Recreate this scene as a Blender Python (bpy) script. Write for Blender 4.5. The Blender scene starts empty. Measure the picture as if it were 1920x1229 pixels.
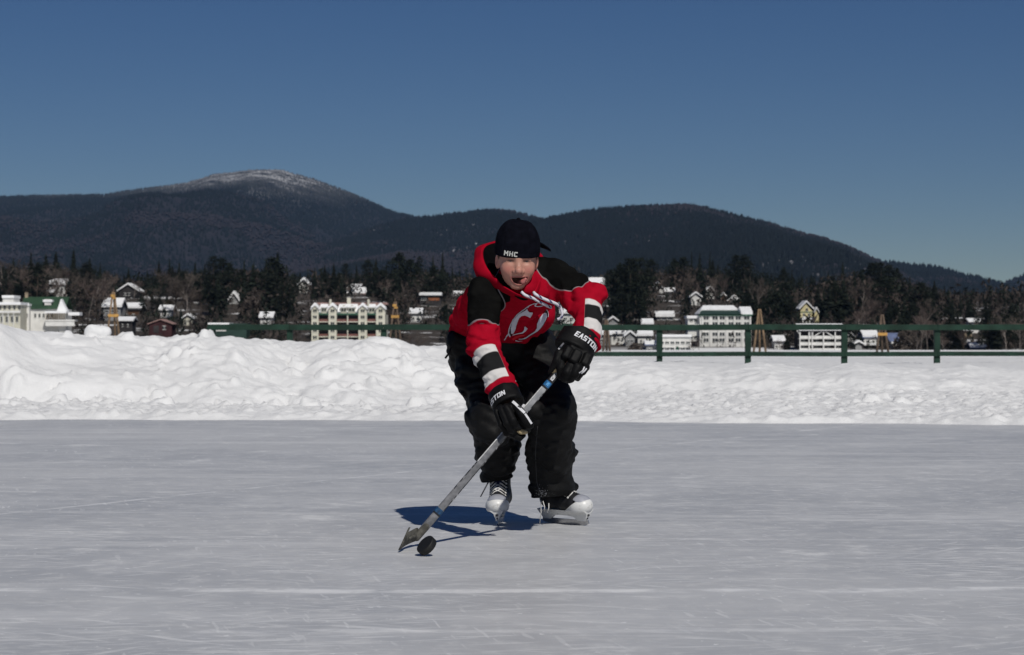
import bpy, bmesh, math, random
import numpy as np
from mathutils import Vector, Matrix
from mathutils.bvhtree import BVHTree

F, H, HY = 4000.0, 0.78, 640.0          # focal length in photo pixels, eye height, horizon row
col = bpy.context.scene.collection
rng = np.random.default_rng(7)
random.seed(7)
TAU = 2 * math.pi


def P(px, py, D):
    """The real point at distance D that the photograph shows at (px, py)."""
    return np.array([(px - 960.0) * D / F, D, H - (py - HY) * D / F])


# ------------------------------------------------------------------ scene objects
def tag(o, label=None, cat=None, group=None, kind=None):
    if label: o['label'] = label
    if cat: o['category'] = cat
    if group: o['group'] = group
    if kind: o['kind'] = kind
    return o


def empty(name, loc, label=None, cat=None, group=None):
    o = bpy.data.objects.new(name, None)
    col.objects.link(o)
    o.location = loc
    o.empty_display_size = 0.1
    return tag(o, label, cat, group)


def link(name, me, parent=None):
    o = bpy.data.objects.new(name, me)
    col.objects.link(o)
    if parent is not None: o.parent = parent
    return o


def mesh_np(name, V, Fa, mats=(), smooth=True, midx=None):
    """Mesh from numpy arrays; Fa is an (n,k) array or a list of such arrays."""
    Fl = Fa if isinstance(Fa, list) else [Fa]
    Fl = [np.asarray(f, dtype=np.int32) for f in Fl if len(f)]
    me = bpy.data.meshes.new(name)
    V = np.ascontiguousarray(V, dtype=np.float32)
    me.vertices.add(len(V))
    me.vertices.foreach_set('co', V.ravel())
    loops = np.concatenate([f.ravel() for f in Fl])
    tot = np.concatenate([np.full(len(f), f.shape[1], dtype=np.int32) for f in Fl])
    start = np.concatenate([[0], np.cumsum(tot)[:-1]]).astype(np.int32)
    me.loops.add(len(loops))
    me.loops.foreach_set('vertex_index', loops)
    me.polygons.add(len(tot))
    me.polygons.foreach_set('loop_start', start)
    me.polygons.foreach_set('loop_total', tot)
    for m in (mats if isinstance(mats, (list, tuple)) else [mats]): me.materials.append(m)
    if midx is not None: me.polygons.foreach_set('material_index', np.asarray(midx, dtype=np.int32))
    me.update(calc_edges=True)
    me.validate()
    me.polygons.foreach_set('use_smooth', np.full(len(me.polygons), smooth, dtype=bool))
    return me


def fattr(me, name, vals):
    a = me.attributes.new(name, 'FLOAT', 'POINT')
    a.data.foreach_set('value', np.ascontiguousarray(vals, dtype=np.float32))


def cattr(me, name, vals):
    a = me.attributes.new(name, 'FLOAT_COLOR', 'POINT')
    v = np.ones((len(vals), 4), dtype=np.float32); v[:, :3] = vals
    a.data.foreach_set('color', v.ravel())


class MB:
    """Collects boxes, bars, tubes, prisms and builds them as ONE mesh (one part)."""
    def __init__(s): s.v, s.f, s.m = [], [], []

    def add(s, V, Fs, mi=0):
        b = len(s.v)
        s.v.extend([tuple(map(float, v)) for v in V])
        for f in Fs:
            s.f.append(tuple(b + i for i in f)); s.m.append(mi)
        return s

    def box(s, c, h, R=None, mi=0):
        V = []
        for i in (-1, 1):
            for j in (-1, 1):
                for k in (-1, 1):
                    p = np.array([i * h[0], j * h[1], k * h[2]])
                    V.append((R @ p if R is not None else p) + np.asarray(c))
        return s.add(V, [(0, 1, 3, 2), (4, 6, 7, 5), (0, 4, 5, 1), (2, 3, 7, 6), (0, 2, 6, 4), (1, 5, 7, 3)], mi)

    def tube(s, pts, rad, n=8, mi=0, cap=True):
        pts = [np.asarray(p, float) for p in pts]
        rad = rad if isinstance(rad, (list, tuple, np.ndarray)) else [rad] * len(pts)
        V, Fs = [], []
        up = None
        for i, p in enumerate(pts):
            d = pts[min(i + 1, len(pts) - 1)] - pts[max(i - 1, 0)]
            d = d / (np.linalg.norm(d) + 1e-12)
            if up is None:
                up = np.array([0, 0, 1.0]) if abs(d[2]) < .9 else np.array([1.0, 0, 0])
            a = np.cross(d, up); a /= np.linalg.norm(a) + 1e-12
            b = np.cross(a, d); up = b
            for k in range(n):
                t = TAU * k / n
                V.append(p + rad[i] * (math.cos(t) * a + math.sin(t) * b))
        for i in range(len(pts) - 1):
            for k in range(n):
                k2 = (k + 1) % n
                Fs.append((i * n + k, (i + 1) * n + k, (i + 1) * n + k2, i * n + k2))
        if cap:
            Fs.append(tuple(range(n)))
            Fs.append(tuple((len(pts) - 1) * n + k for k in reversed(range(n))))
        return s.add(V, Fs, mi)

    def prism(s, poly, d, mi=0):
        """poly: list of 3d points (planar, ccw seen from outside), extruded by vector d."""
        n = len(poly); d = np.asarray(d, float)
        V = [np.asarray(p, float) for p in poly] + [np.asarray(p, float) + d for p in poly]
        Fs = [tuple(range(n)), tuple(range(2 * n - 1, n - 1, -1))]
        for i in range(n):
            j = (i + 1) % n
            Fs.append((i, i + n, j + n, j))
        return s.add(V, Fs, mi)

    def build(s, name, mats, parent=None, smooth=False, bevel=0):
        me = bpy.data.meshes.new(name)
        me.from_pydata(s.v, [], s.f)
        for m in (mats if isinstance(mats, (list, tuple)) else [mats]): me.materials.append(m)
        me.polygons.foreach_set('material_index', s.m)
        bm = bmesh.new(); bm.from_mesh(me)
        bmesh.ops.recalc_face_normals(bm, faces=bm.faces)
        if bevel: bmesh.ops.bevel(bm, geom=bm.edges[:], offset=bevel, segments=2, affect='EDGES', profile=.6)
        bm.to_mesh(me); bm.free()
        me.polygons.foreach_set('use_smooth', [smooth] * len(me.polygons))
        return link(name, me, parent)


# ------------------------------------------------------------------ materials
class NT:
    def __init__(s, name):
        s.m = bpy.data.materials.new(name); s.m.use_nodes = True
        s.t = s.m.node_tree; s.n = s.t.nodes; s.l = s.t.links
        s.b = s.n['Principled BSDF']

    def new(s, typ, **kw):
        n = s.n.new(typ)
        for k, v in kw.items():
            if k.startswith('i_'):
                key = k[2:]
                n.inputs[int(key) if key.isdigit() else key].default_value = v
            else: setattr(n, k, v)
        return n

    def lk(s, a, b): s.l.new(a, b)

    def math(s, op, a, b=None, c=None, clamp=False):
        n = s.new('ShaderNodeMath', operation=op); n.use_clamp = clamp
        for i, x in enumerate((a, b, c)):
            if x is None: continue
            if isinstance(x, (int, float)): n.inputs[i].default_value = x
            else: s.lk(x, n.inputs[i])
        return n.outputs[0]

    def mix(s, fac, a, b):
        n = s.new('ShaderNodeMix', data_type='RGBA')
        for sock, x in ((n.inputs['Factor'], fac), (n.inputs[6], a), (n.inputs[7], b)):
            if isinstance(x, (int, float)): sock.default_value = x
            elif isinstance(x, (tuple, list)): sock.default_value = (*x[:3], 1)
            else: s.lk(x, sock)
        return n.outputs[2]

    def noise(s, vec, scale, detail=4, rough=.55, dist=0.0):
        n = s.new('ShaderNodeTexNoise', i_Scale=scale, i_Detail=detail, i_Roughness=rough, i_Distortion=dist)
        if vec is not None: s.lk(vec, n.inputs['Vector'])
        return n.outputs['Fac']

    def step(s, x, lo, hi):
        n = s.new('ShaderNodeMapRange', interpolation_type='SMOOTHSTEP')
        n.inputs['From Min'].default_value = lo; n.inputs['From Max'].default_value = hi
        s.lk(x, n.inputs['Value'])
        return n.outputs['Result']

    def mapping(s, vec, scale=(1, 1, 1), rot=(0, 0, 0), loc=(0, 0, 0)):
        n = s.new('ShaderNodeMapping', i_Scale=scale, i_Rotation=rot, i_Location=loc)
        s.lk(vec, n.inputs['Vector'])
        return n.outputs[0]

    def attr(s, name):
        return s.new('ShaderNodeAttribute', attribute_name=name).outputs

    def pos(s): return s.new('ShaderNodeNewGeometry').outputs['Position']

    def objc(s): return s.new('ShaderNodeTexCoord').outputs['Object']

    def bump(s, h, strength=.3, dist=.01):
        n = s.new('ShaderNodeBump', i_Strength=strength, i_Distance=dist)
        s.lk(h, n.inputs['Height'])
        s.lk(n.outputs[0], s.b.inputs['Normal'])

    def set(s, color=None, rough=None, spec=None, **kw):
        if color is not None:
            if isinstance(color, (tuple, list)): s.b.inputs['Base Color'].default_value = (*color[:3], 1)
            else: s.lk(color, s.b.inputs['Base Color'])
        if rough is not None:
            if isinstance(rough, (int, float)): s.b.inputs['Roughness'].default_value = rough
            else: s.lk(rough, s.b.inputs['Roughness'])
        if spec is not None: s.b.inputs['Specular IOR Level'].default_value = spec
        for k, v in kw.items(): s.b.inputs[k.replace('_', ' ')].default_value = v
        return s.m


def mat(name, c, rough=.7, spec=.3, var=.15, scale=6.0, bump=0.0, bscale=None, bdist=.01, **kw):
    """A plain surface with some uneven colour and an optional bump."""
    t = NT(name)
    v = t.objc()
    n = t.noise(v, scale, 5)
    a = tuple(x * (1 - var) for x in c); b = tuple(min(1, x * (1 + var)) for x in c)
    t.set(t.mix(t.step(n, .3, .7), a, b), rough, spec, **kw)
    if bump: t.bump(t.noise(v, bscale or scale * 4, 4), bump, bdist)
    return t.m


# ------------------------------------------------------------------ noise in numpy
def _hash(i, j, k, seed):
    h = (i.astype(np.int64) * 374761393 + j.astype(np.int64) * 668265263 + k.astype(np.int64) * 2147483647 + seed * 974634577) & 0xffffffff
    h = ((h ^ (h >> 13)) * 1274126177) & 0xffffffff
    h = h ^ (h >> 16)
    return (h & 0xffff).astype(np.float32) / 65535.0


def vnoise(p, scale=1.0, seed=0):
    q = np.asarray(p, dtype=np.float32) * scale
    i = np.floor(q); f = q - i; f = f * f * (3 - 2 * f); i = i.astype(np.int64)
    if q.shape[1] == 2:
        i = np.concatenate([i, np.zeros((len(i), 1), np.int64)], 1); f = np.concatenate([f, np.zeros((len(f), 1), np.float32)], 1)
        ks = (0,)
    else: ks = (0, 1)
    r = 0
    for a in (0, 1):
        for b in (0, 1):
            for c in ks:
                w = (f[:, 0] if a else 1 - f[:, 0]) * (f[:, 1] if b else 1 - f[:, 1]) * (f[:, 2] if c else 1 - f[:, 2])
                r = r + w * _hash(i[:, 0] + a, i[:, 1] + b, i[:, 2] + c, seed)
    return r * 2 - 1


def fbm(p, scale=1.0, seed=0, oct=4, gain=.5):
    r, a = 0, 1.0
    for o in range(oct):
        r = r + a * vnoise(p, scale * 2 ** o, seed + 17 * o); a *= gain
    return r


def worley(p, scale, seed=0):
    """cellular noise: distance to nearest and second nearest feature, and a random value per cell"""
    q = np.asarray(p, np.float32) * scale; ci = np.floor(q).astype(np.int64); f1 = np.full(len(q), 9., np.float32); f2 = f1.copy(); v = np.zeros(len(q), np.float32)
    z = np.zeros(len(q), np.int64)
    for a in (-1, 0, 1):
        for b in (-1, 0, 1):
            cx, cy = ci[:, 0] + a, ci[:, 1] + b
            d = np.hypot(cx + _hash(cx, cy, z, seed) - q[:, 0], cy + _hash(cx, cy, z, seed + 1) - q[:, 1]); r = _hash(cx, cy, z, seed + 2)
            near = d < f1
            f2 = np.where(near, f1, np.minimum(f2, d)); v = np.where(near, r, v); f1 = np.where(near, d, f1)
    return f1, f2, v


def sstep(x, a, b):
    t = np.clip((x - a) / (b - a), 0, 1)
    return t * t * (3 - 2 * t)


def grid_mesh(name, xs, ys, Z, mats, smooth=True):
    nx, ny = len(xs), len(ys)
    X, Y = np.meshgrid(xs, ys, indexing='ij')
    V = np.stack([X.ravel(), Y.ravel(), Z.ravel()], 1)
    i, j = np.meshgrid(np.arange(nx - 1), np.arange(ny - 1), indexing='ij')
    a = (i * ny + j).ravel()
    return mesh_np(name, V, np.stack([a, a + ny, a + ny + 1, a + 1], 1), mats, smooth)


# ------------------------------------------------------------------ camera, sun, sky
scene = bpy.context.scene
cam = bpy.data.cameras.new('camera')
camo = bpy.data.objects.new('camera', cam); col.objects.link(camo)
camo.location = (0, 0, H); camo.rotation_euler = (math.radians(90), 0, 0)
cam.sensor_width = 36; cam.lens = 36 * F / 1920
cam.shift_y = (HY - 614.5) / 1920.0
cam.clip_start = .1; cam.clip_end = 60000
cam.dof.use_dof = True; cam.dof.focus_distance = 8.5; cam.dof.aperture_fstop = 10.5
scene.camera = camo

TOSUN = np.array([0.33, -.96, 1.03]); TOSUN /= np.linalg.norm(TOSUN)
SUN_EL = math.asin(TOSUN[2]); SUN_AZ = math.atan2(TOSUN[0], TOSUN[1])
sl = bpy.data.lights.new('sun', 'SUN'); sl.energy = 5.0; sl.angle = math.radians(.53); sl.color = (1, .965, .90)
so = bpy.data.objects.new('sun', sl); col.objects.link(so)
so.rotation_euler = Vector(TOSUN).to_track_quat('Z', 'Y').to_euler()
so.location = (5, -10, 12)

world = bpy.data.worlds.new('World'); scene.world = world; world.use_nodes = True
wt = world.node_tree; bg = wt.nodes['Background']
sky = wt.nodes.new('ShaderNodeTexSky'); sky.sky_type = 'NISHITA'; sky.sun_disc = False
sky.sun_elevation = SUN_EL; sky.sun_rotation = SUN_AZ
sky.altitude = 1800; sky.air_density = 1.0; sky.dust_density = 0; sky.ozone_density = 4.0
hs = wt.nodes.new('ShaderNodeHueSaturation'); hs.inputs['Hue'].default_value = .512; hs.inputs['Saturation'].default_value = 1.25; hs.inputs['Value'].default_value = .95
wt.links.new(sky.outputs[0], hs.inputs['Color'])
wt.links.new(hs.outputs[0], bg.inputs[0]); bg.inputs[1].default_value = .05
scene.view_settings.view_transform = 'Standard'; scene.view_settings.look = 'None'
scene.view_settings.exposure = -.57; scene.view_settings.gamma = 1
scene.cycles.use_denoising = True
scene.cycles.max_bounces = 6; scene.cycles.volume_bounces = 0
# ================================================================== ground, ice, snow, mountains
def snow_material(name, base=(.735, .735, .735), big=1.2, fine=14.0, bstr=.5, bdist=.03):
    t = NT(name); p = t.pos()
    n1 = t.noise(p, big, 6, .6); n2 = t.noise(p, fine, 5, .65)
    c = t.mix(t.step(n1, .3, .7), tuple(x * .93 for x in base), base)
    c = t.mix(t.math('MULTIPLY', t.step(n2, .55, .8), .25), c, (.80, .80, .80))
    t.set(c, .75, .25)
    t.bump(t.math('ADD', t.math('ADD', n2, t.math('MULTIPLY', t.noise(p, fine * .35, 3, .5), 2.2)), t.math('MULTIPLY', t.noise(p, fine * 4, 3, .6), .35)), bstr, bdist)
    return t.m


M_snow = snow_material('snow_surface')
def ground_material():
    t = NT('lake_and_shore_snow'); p = t.pos()
    n1 = t.noise(p, 1.2, 6, .6); n2 = t.noise(p, 14, 5, .65)
    c = t.mix(t.step(n1, .3, .7), (.75, .75, .75), (.80, .80, .80))
    sep = t.new('ShaderNodeSeparateXYZ'); t.lk(p, sep.inputs[0])
    far = t.step(sep.outputs[1], 571, 586)
    brush = t.step(t.noise(t.mapping(p, (.045, .02, 1)), 1.0, 7, .7), .37, .43)
    litter = t.mix(t.noise(p, .6, 5, .7), (.030, .026, .022), (.075, .062, .052))
    c = t.mix(t.math('MULTIPLY', far, brush), c, litter)
    t.set(c, .8, .2); t.bump(n2, .5, .03)
    return t.m


M_ground = ground_material()
M_bank = snow_material('ploughed_snow', big=.8, fine=9, bstr=.32, bdist=.04)


def ice_material():
    t = NT('skated_ice'); p = t.pos()
    big = t.noise(p, .22, 5, .6); mid = t.noise(p, 1.3, 6, .65); fine = t.noise(p, 9, 6, .7)
    c = t.mix(t.step(big, .32, .68), (.385, .395, .415), (.505, .508, .515))
    c = t.mix(t.math('MULTIPLY', t.step(mid, .40, .70), .6), c, (.57, .573, .58))
    c = t.mix(t.math('MULTIPLY', t.step(fine, .48, .72), .5), c, (.66, .66, .66))
    pat = t.math('MULTIPLY', t.step(t.noise(p, 2.6, 6, .7), .56, .68), t.step(t.noise(p, .7, 3, .6), .45, .6))
    c = t.mix(t.math('MULTIPLY', pat, .75), c, (.74, .74, .735))
    # skate cuts: families of thin pale lines, each masked so that they come and go
    seed = 0
    for ang, sc, lo in ((8, 34, .60), (-14, 30, .61), (38, 26, .62), (-52, 28, .63), (78, 30, .64), (3, 60, .60), (-31, 46, .62), (22, 18, .64), (-5, 16, .63)):
        v = t.mapping(p, (.16, 1.0, 1.0), (0, 0, math.radians(ang)), (seed * 3.7, seed * 1.3, 0))
        # rotation first, then the stretched noise: two mappings
        r = t.mapping(p, (1, 1, 1), (0, 0, math.radians(ang)), (seed * 3.1, 0, 0))
        v = t.mapping(r, (.12, 1, 1))
        line = t.step(t.noise(v, sc, 2, .5, .25), lo, lo + .045)
        mask = t.step(t.noise(r, .8, 3, .6), .42, .68)
        c = t.mix(t.math('MULTIPLY', t.math('MULTIPLY', line, mask), .5), c, (.80, .80, .80))
        seed += 1
    # soft wide bands of scraped frost
    for q_, (ang, sx, sy, lo, am) in enumerate(((4, .10, 2.6, .54, .5), (-7, .16, 4.2, .56, .45), (14, .12, 3.2, .57, .35))):
        r = t.mapping(p, (1, 1, 1), (0, 0, math.radians(ang)), (q_ * 5.3, q_ * 2.1, 0))
        n_ = t.noise(t.mapping(r, (sx, sy, 1)), 1.0, 6, .62, .3)
        c = t.mix(t.math('MULTIPLY', t.step(n_, lo, lo + .16), am), c, (.66, .66, .665))
    # shavings: small bright flecks
    fl = t.step(t.noise(p, 30, 2, .5), .68, .74)
    c = t.mix(t.math('MULTIPLY', fl, .7), c, (.85, .85, .85))
    # long snow-filled cracks
    sep = t.new('ShaderNodeSeparateXYZ'); t.lk(p, sep.inputs[0])
    x, y = sep.outputs[0], sep.outputs[1]
    wob = t.math('MULTIPLY', t.math('SUBTRACT', t.noise(p, 1.1, 5, .6), .5), .22)
    brk = t.step(t.noise(p, 3.2, 4, .7), .38, .62)

    def crack(a, b, q, w, amt, c):
        yy = t.math('ADD', t.math('ADD', t.math('MULTIPLY', x, b), a), t.math('MULTIPLY', t.math('MULTIPLY', x, x), q))
        d = t.math('ABSOLUTE', t.math('ADD', t.math('SUBTRACT', y, yy), wob))
        f = t.math('SUBTRACT', 1.0, t.step(d, w * .3, w))
        return t.mix(t.math('MULTIPLY', t.math('MULTIPLY', f, brk), amt), c, (.82, .82, .82))
    c = crack(6.66, .0, .012, .075, .8, c)
    c = crack(13.9, 1.85, .0, .06, .6, c)
    c = crack(5.75, .02, -.01, .05, .45, c)
    c = crack(8.45, -.05, .0, .04, .3, c)
    c = crack(12.3, .05, .01, .05, .35, c)
    ro = t.math('ADD', .34, t.math('MULTIPLY', fine, .3))
    t.set(c, ro, .3)
    t.bump(t.math('ADD', fine, t.math('MULTIPLY', mid, .5)), .12, .004)
    return t.m


# one snow sheet from behind the camera over the frozen lake and up the far shore
ys = np.concatenate([np.linspace(-60, 60, 30), np.linspace(70, 540, 48), np.linspace(548, 1300, 110), np.linspace(1320, 2600, 40)])
xs = np.linspace(-1100, 1100, 200)


def land_z(x, y):
    """Height of the snow-covered lake and of the shore beyond it."""
    x = np.asarray(x, float); y = np.asarray(y, float)
    sh = 566 + 10 * np.sin(x * .021) + 7 * np.sin(x * .057 + 1)
    t = np.clip(y - sh, 0, None)
    up = 1.2 * sstep(t, 0, 8) + 16.5 * sstep(t, 8, 190) + 9 * sstep(t, 150, 700)
    up = up * (1 + .18 * np.sin(x * .017 + 2) + .1 * np.sin(x * .041))
    lake = -.05 - .15 * sstep(y, 60, 170) - 2.0 * sstep(y, 215, 540)
    down = -25 * sstep(y, 1150, 2300)
    return lake + up + down


X, Y = np.meshgrid(xs, ys, indexing='ij')
me = grid_mesh('snow_ground', xs, ys, land_z(X, Y), M_ground)
tag(link('snow_ground', me), 'wide white sheet of snow over the frozen lake and up the far shore', kind='structure')

# the skated ice: a sheet on top, reaching under the ploughed bank
xs = np.linspace(-14, 14, 60); ys = np.linspace(-6, 23.5, 60)
me = grid_mesh('ice', xs, ys, np.zeros((60, 60)), ice_material())
tag(link('ice', me), 'grey skated ice with white scratches and snow filled cracks', kind='structure')

# ------------------------------------------------------------------ ploughed snow bank
CREST = np.array([  # column, row of the crest, its distance
    (-300, 590, 26.5), (0, 606, 27), (45, 618, 27.5), (100, 622, 28), (150, 628, 28), (215, 629, 28.5), (300, 631, 29), (380, 630, 28.5), (440, 631, 28.5),
    (500, 637, 29), (560, 647, 29.5), (610, 645, 29.5), (650, 645, 29.5), (690, 646, 30), (725, 655, 30.5), (770, 664, 31), (850, 668, 32),
    (960, 670, 33), (1060, 674, 33), (1150, 678, 33), (1250, 682, 32.5), (1340, 690, 32), (1420, 680, 32), (1480, 688, 32), (1520, 694, 32), (1600, 682, 32), (1680, 688, 32),
    (1740, 693, 32), (1810, 685, 32), (1870, 692, 32), (1950, 694, 32), (2300, 690, 32)])


def bank_z(x, y):
    px = 960 + F * x / np.maximum(y, 1)
    near = 2.4 * sstep(px, 900, 1150)
    cr = np.interp(px, CREST[:, 0], CREST[:, 1]); cd = np.interp(px, CREST[:, 0], CREST[:, 2]) - near * .75
    zc = H - (cr - HY) * cd / F
    p2 = np.stack([x.ravel(), y.ravel()], 1)
    wob = (fbm(p2, .35, 3, 4).reshape(x.shape))
    edge = np.interp(px, (0, 800, 1100, 1500, 1920), (21.0, 20.95, 20.6, 20.1, 19.8)) + .16 * fbm(p2, .9, 5, 5).reshape(x.shape)
    foot = 25.7 + .45 * wob + 2.3 * sstep(px, 780, 1120)
    berm = .085 * sstep(y, edge - .05, edge + .35) - .03 + .05 * sstep(y, edge + 1, foot)
    t = (y - foot) / np.maximum(cd - foot, .5)
    face = np.clip(t, 0, 1); face = sstep(face, 0, .25) * .12 + .88 * (1 - (1 - face) ** 1.9) * sstep(face, -.15, .2)
    z = berm + np.maximum(zc - .1, .05) * face
    back = sstep(y, cd + .2, cd + 3.6)
    zback = .30 + .05 * wob - .33 * sstep(y, 60, 75)
    z = np.where(y > cd, z * (1 - back) + zback * back, z)
    k = (.25 + .75 * sstep(y, foot - .4, foot + .5)) * sstep(y, 22.6, 24.2) * (1 - sstep(y, cd + 2, cd + 5))
    left = 1 - .62 * sstep(px, 760, 1080)
    crest_fade = 1 - .88 * np.exp(-((y - cd) / 1.2) ** 2)
    # billows, ploughed furrows and breaks
    big = fbm(p2, .55, 11, 3).reshape(x.shape)
    rid = np.abs(fbm(np.stack([x.ravel() * 1.0 + y.ravel() * .55, y.ravel() * .6 - x.ravel() * .2], 1), .8, 21, 4).reshape(x.shape))
    rough = sstep(fbm(p2, .38, 71, 3).reshape(x.shape), -.05, .45)
    bill = np.abs(fbm(p2 * np.array([1.0, .75]), .34, 81, 2).reshape(x.shape))
    z = z + k * crest_fade * (left * (.30 * fbm(p2, .20, 14, 2).reshape(x.shape) + .05 * big + .08 * rough * (.30 - rid)) + .16 * (.30 - bill) * (1 - .35 * (1 - left)))
    # broken crust: plates and chunks with faces of their own
    pj = p2 + .12 * np.stack([fbm(p2, 2.1, 91, 2), fbm(p2, 2.1, 92, 2)], 1)
    for sc_, am in ((1.5, .15), (3.3, .07), (7.0, .04)):
        f1, f2, v = worley(pj, sc_, int(sc_ * 10)); ch = ((v - .5) * sstep(f2 - f1, .0, .16) + .3 * np.clip(.5 - f1, 0, 1) - .08).reshape(x.shape)
        on_ = sstep(fbm(p2, .7, 95 + int(sc_), 3).reshape(x.shape), (.12), .5)
        z = z + k * np.clip((left - .38) / .62, 0, 1) * am * on_ * ch * (1 - .85 * np.exp(-((y - cd) / .8) ** 2) * (sc_ < 7))
    z = z + k * left * rough * .03 * fbm(p2, 4.0, 31, 3).reshape(x.shape)
    # fine rubble, thickest on the flat berm
    rub = fbm(p2, 6.5, 41, 3).reshape(x.shape)
    bm_ = sstep(y, edge, edge + .3) * (1 - .6 * sstep(y, foot, foot + 1))
    f1, f2, v = worley(p2, 8.0, 5); z = z + bm_ * .035 * (v ** 3 * sstep(f2 - f1, .03, .3)).reshape(x.shape)
    z = z + bm_ * (.022 * rub + .05 * np.clip(vnoise(p2, 3.1, 51).reshape(x.shape) - .45, 0, 1))
    z = z + .008 * k * (.15 + .75 * rough) * fbm(p2, 11, 61, 2).reshape(x.shape)
    return z, foot, cd


xs = np.arange(-9.6, 9.6, .03)
ys = np.concatenate([np.arange(19.3, 30.6, .035), np.arange(30.6, 36, .06), np.arange(36, 80, .6)])
X, Y = np.meshgrid(xs, ys, indexing='ij')
Xw = X * (1 + .022 * np.clip(Y - 20, 0, None))            # the sheet widens with the view
Z, FOOT, CD = bank_z(Xw, Y)
# clods: many small boulders of snow thrown on the face and the berm
cr = np.random.default_rng(12)
CL = [(cr.uniform(-7, -.8), cr.uniform(24.2, 28.4)) for _ in range(11)] + [(3.6, 23.6), (4.1, 24.2), (2.2, 22.6), (6.2, 23.4), (-1.2, 24.4)]
Z0 = Z.copy()
for n in range(430):
    if cr.random() < .6:
        c0 = CL[cr.integers(len(CL))]; x0, y0 = c0[0] + cr.normal(0, .28), c0[1] + cr.normal(0, .40)
    else: y0 = 21.3 + (cr.random() ** .8) * 7.5; x0 = cr.uniform(-10, 10)
    if y0 < 20.9: continue
    px0 = 960 + F * x0 / y0
    if px0 > 1000 and y0 > 26 and cr.random() < .8: continue
    r = cr.choice([.03, .045, .065, .09, .13], p=[.40, .30, .18, .08, .04])
    if px0 > 900 and y0 > 24.5 and cr.random() < .5: continue
    if px0 > 900: r *= .8
    if y0 < 23.2: r = min(r, .045)
    j0, j1 = np.searchsorted(ys, y0 - r * 1.7), np.searchsorted(ys, y0 + r * 1.7)
    k = 1 + .022 * (y0 - 20)
    i0, i1 = np.searchsorted(xs, (x0 - r * 1.7) / k), np.searchsorted(xs, (x0 + r * 1.7) / k)
    if j1 - j0 < 2 or i1 - i0 < 2: continue
    a = cr.uniform(.7, 1.35); th = cr.uniform(0, 3.14)
    dx = Xw[i0:i1, j0:j1] - x0; dy = Y[i0:i1, j0:j1] - y0
    u = (dx * math.cos(th) + dy * math.sin(th)) * a; v = (-dx * math.sin(th) + dy * math.cos(th)) / a
    q = np.maximum(np.maximum(np.abs(u), np.abs(v)), (np.abs(u) + np.abs(v)) * .74)       # a broken block: flat sides, tilted top
    top = r * cr.uniform(.55, .95) + cr.normal(0, .22) * u + cr.normal(0, .22) * v
    Z[i0:i1, j0:j1] = np.maximum(Z[i0:i1, j0:j1], Z0[i0:i1, j0:j1] + np.clip(top, 0, r) * sstep(1.25 - q / r, 0, .5))
nx, ny = X.shape
V = np.stack([Xw.ravel(), Y.ravel(), Z.ravel()], 1)
i, j = np.meshgrid(np.arange(nx - 1), np.arange(ny - 1), indexing='ij'); a = (i * ny + j).ravel()
me = mesh_np('snow_bank', V, np.stack([a, a + ny, a + ny + 1, a + 1], 1), M_bank)
tag(link('snow_bank', me), 'long lumpy bank of ploughed snow along the edge of the ice', kind='structure')

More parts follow.
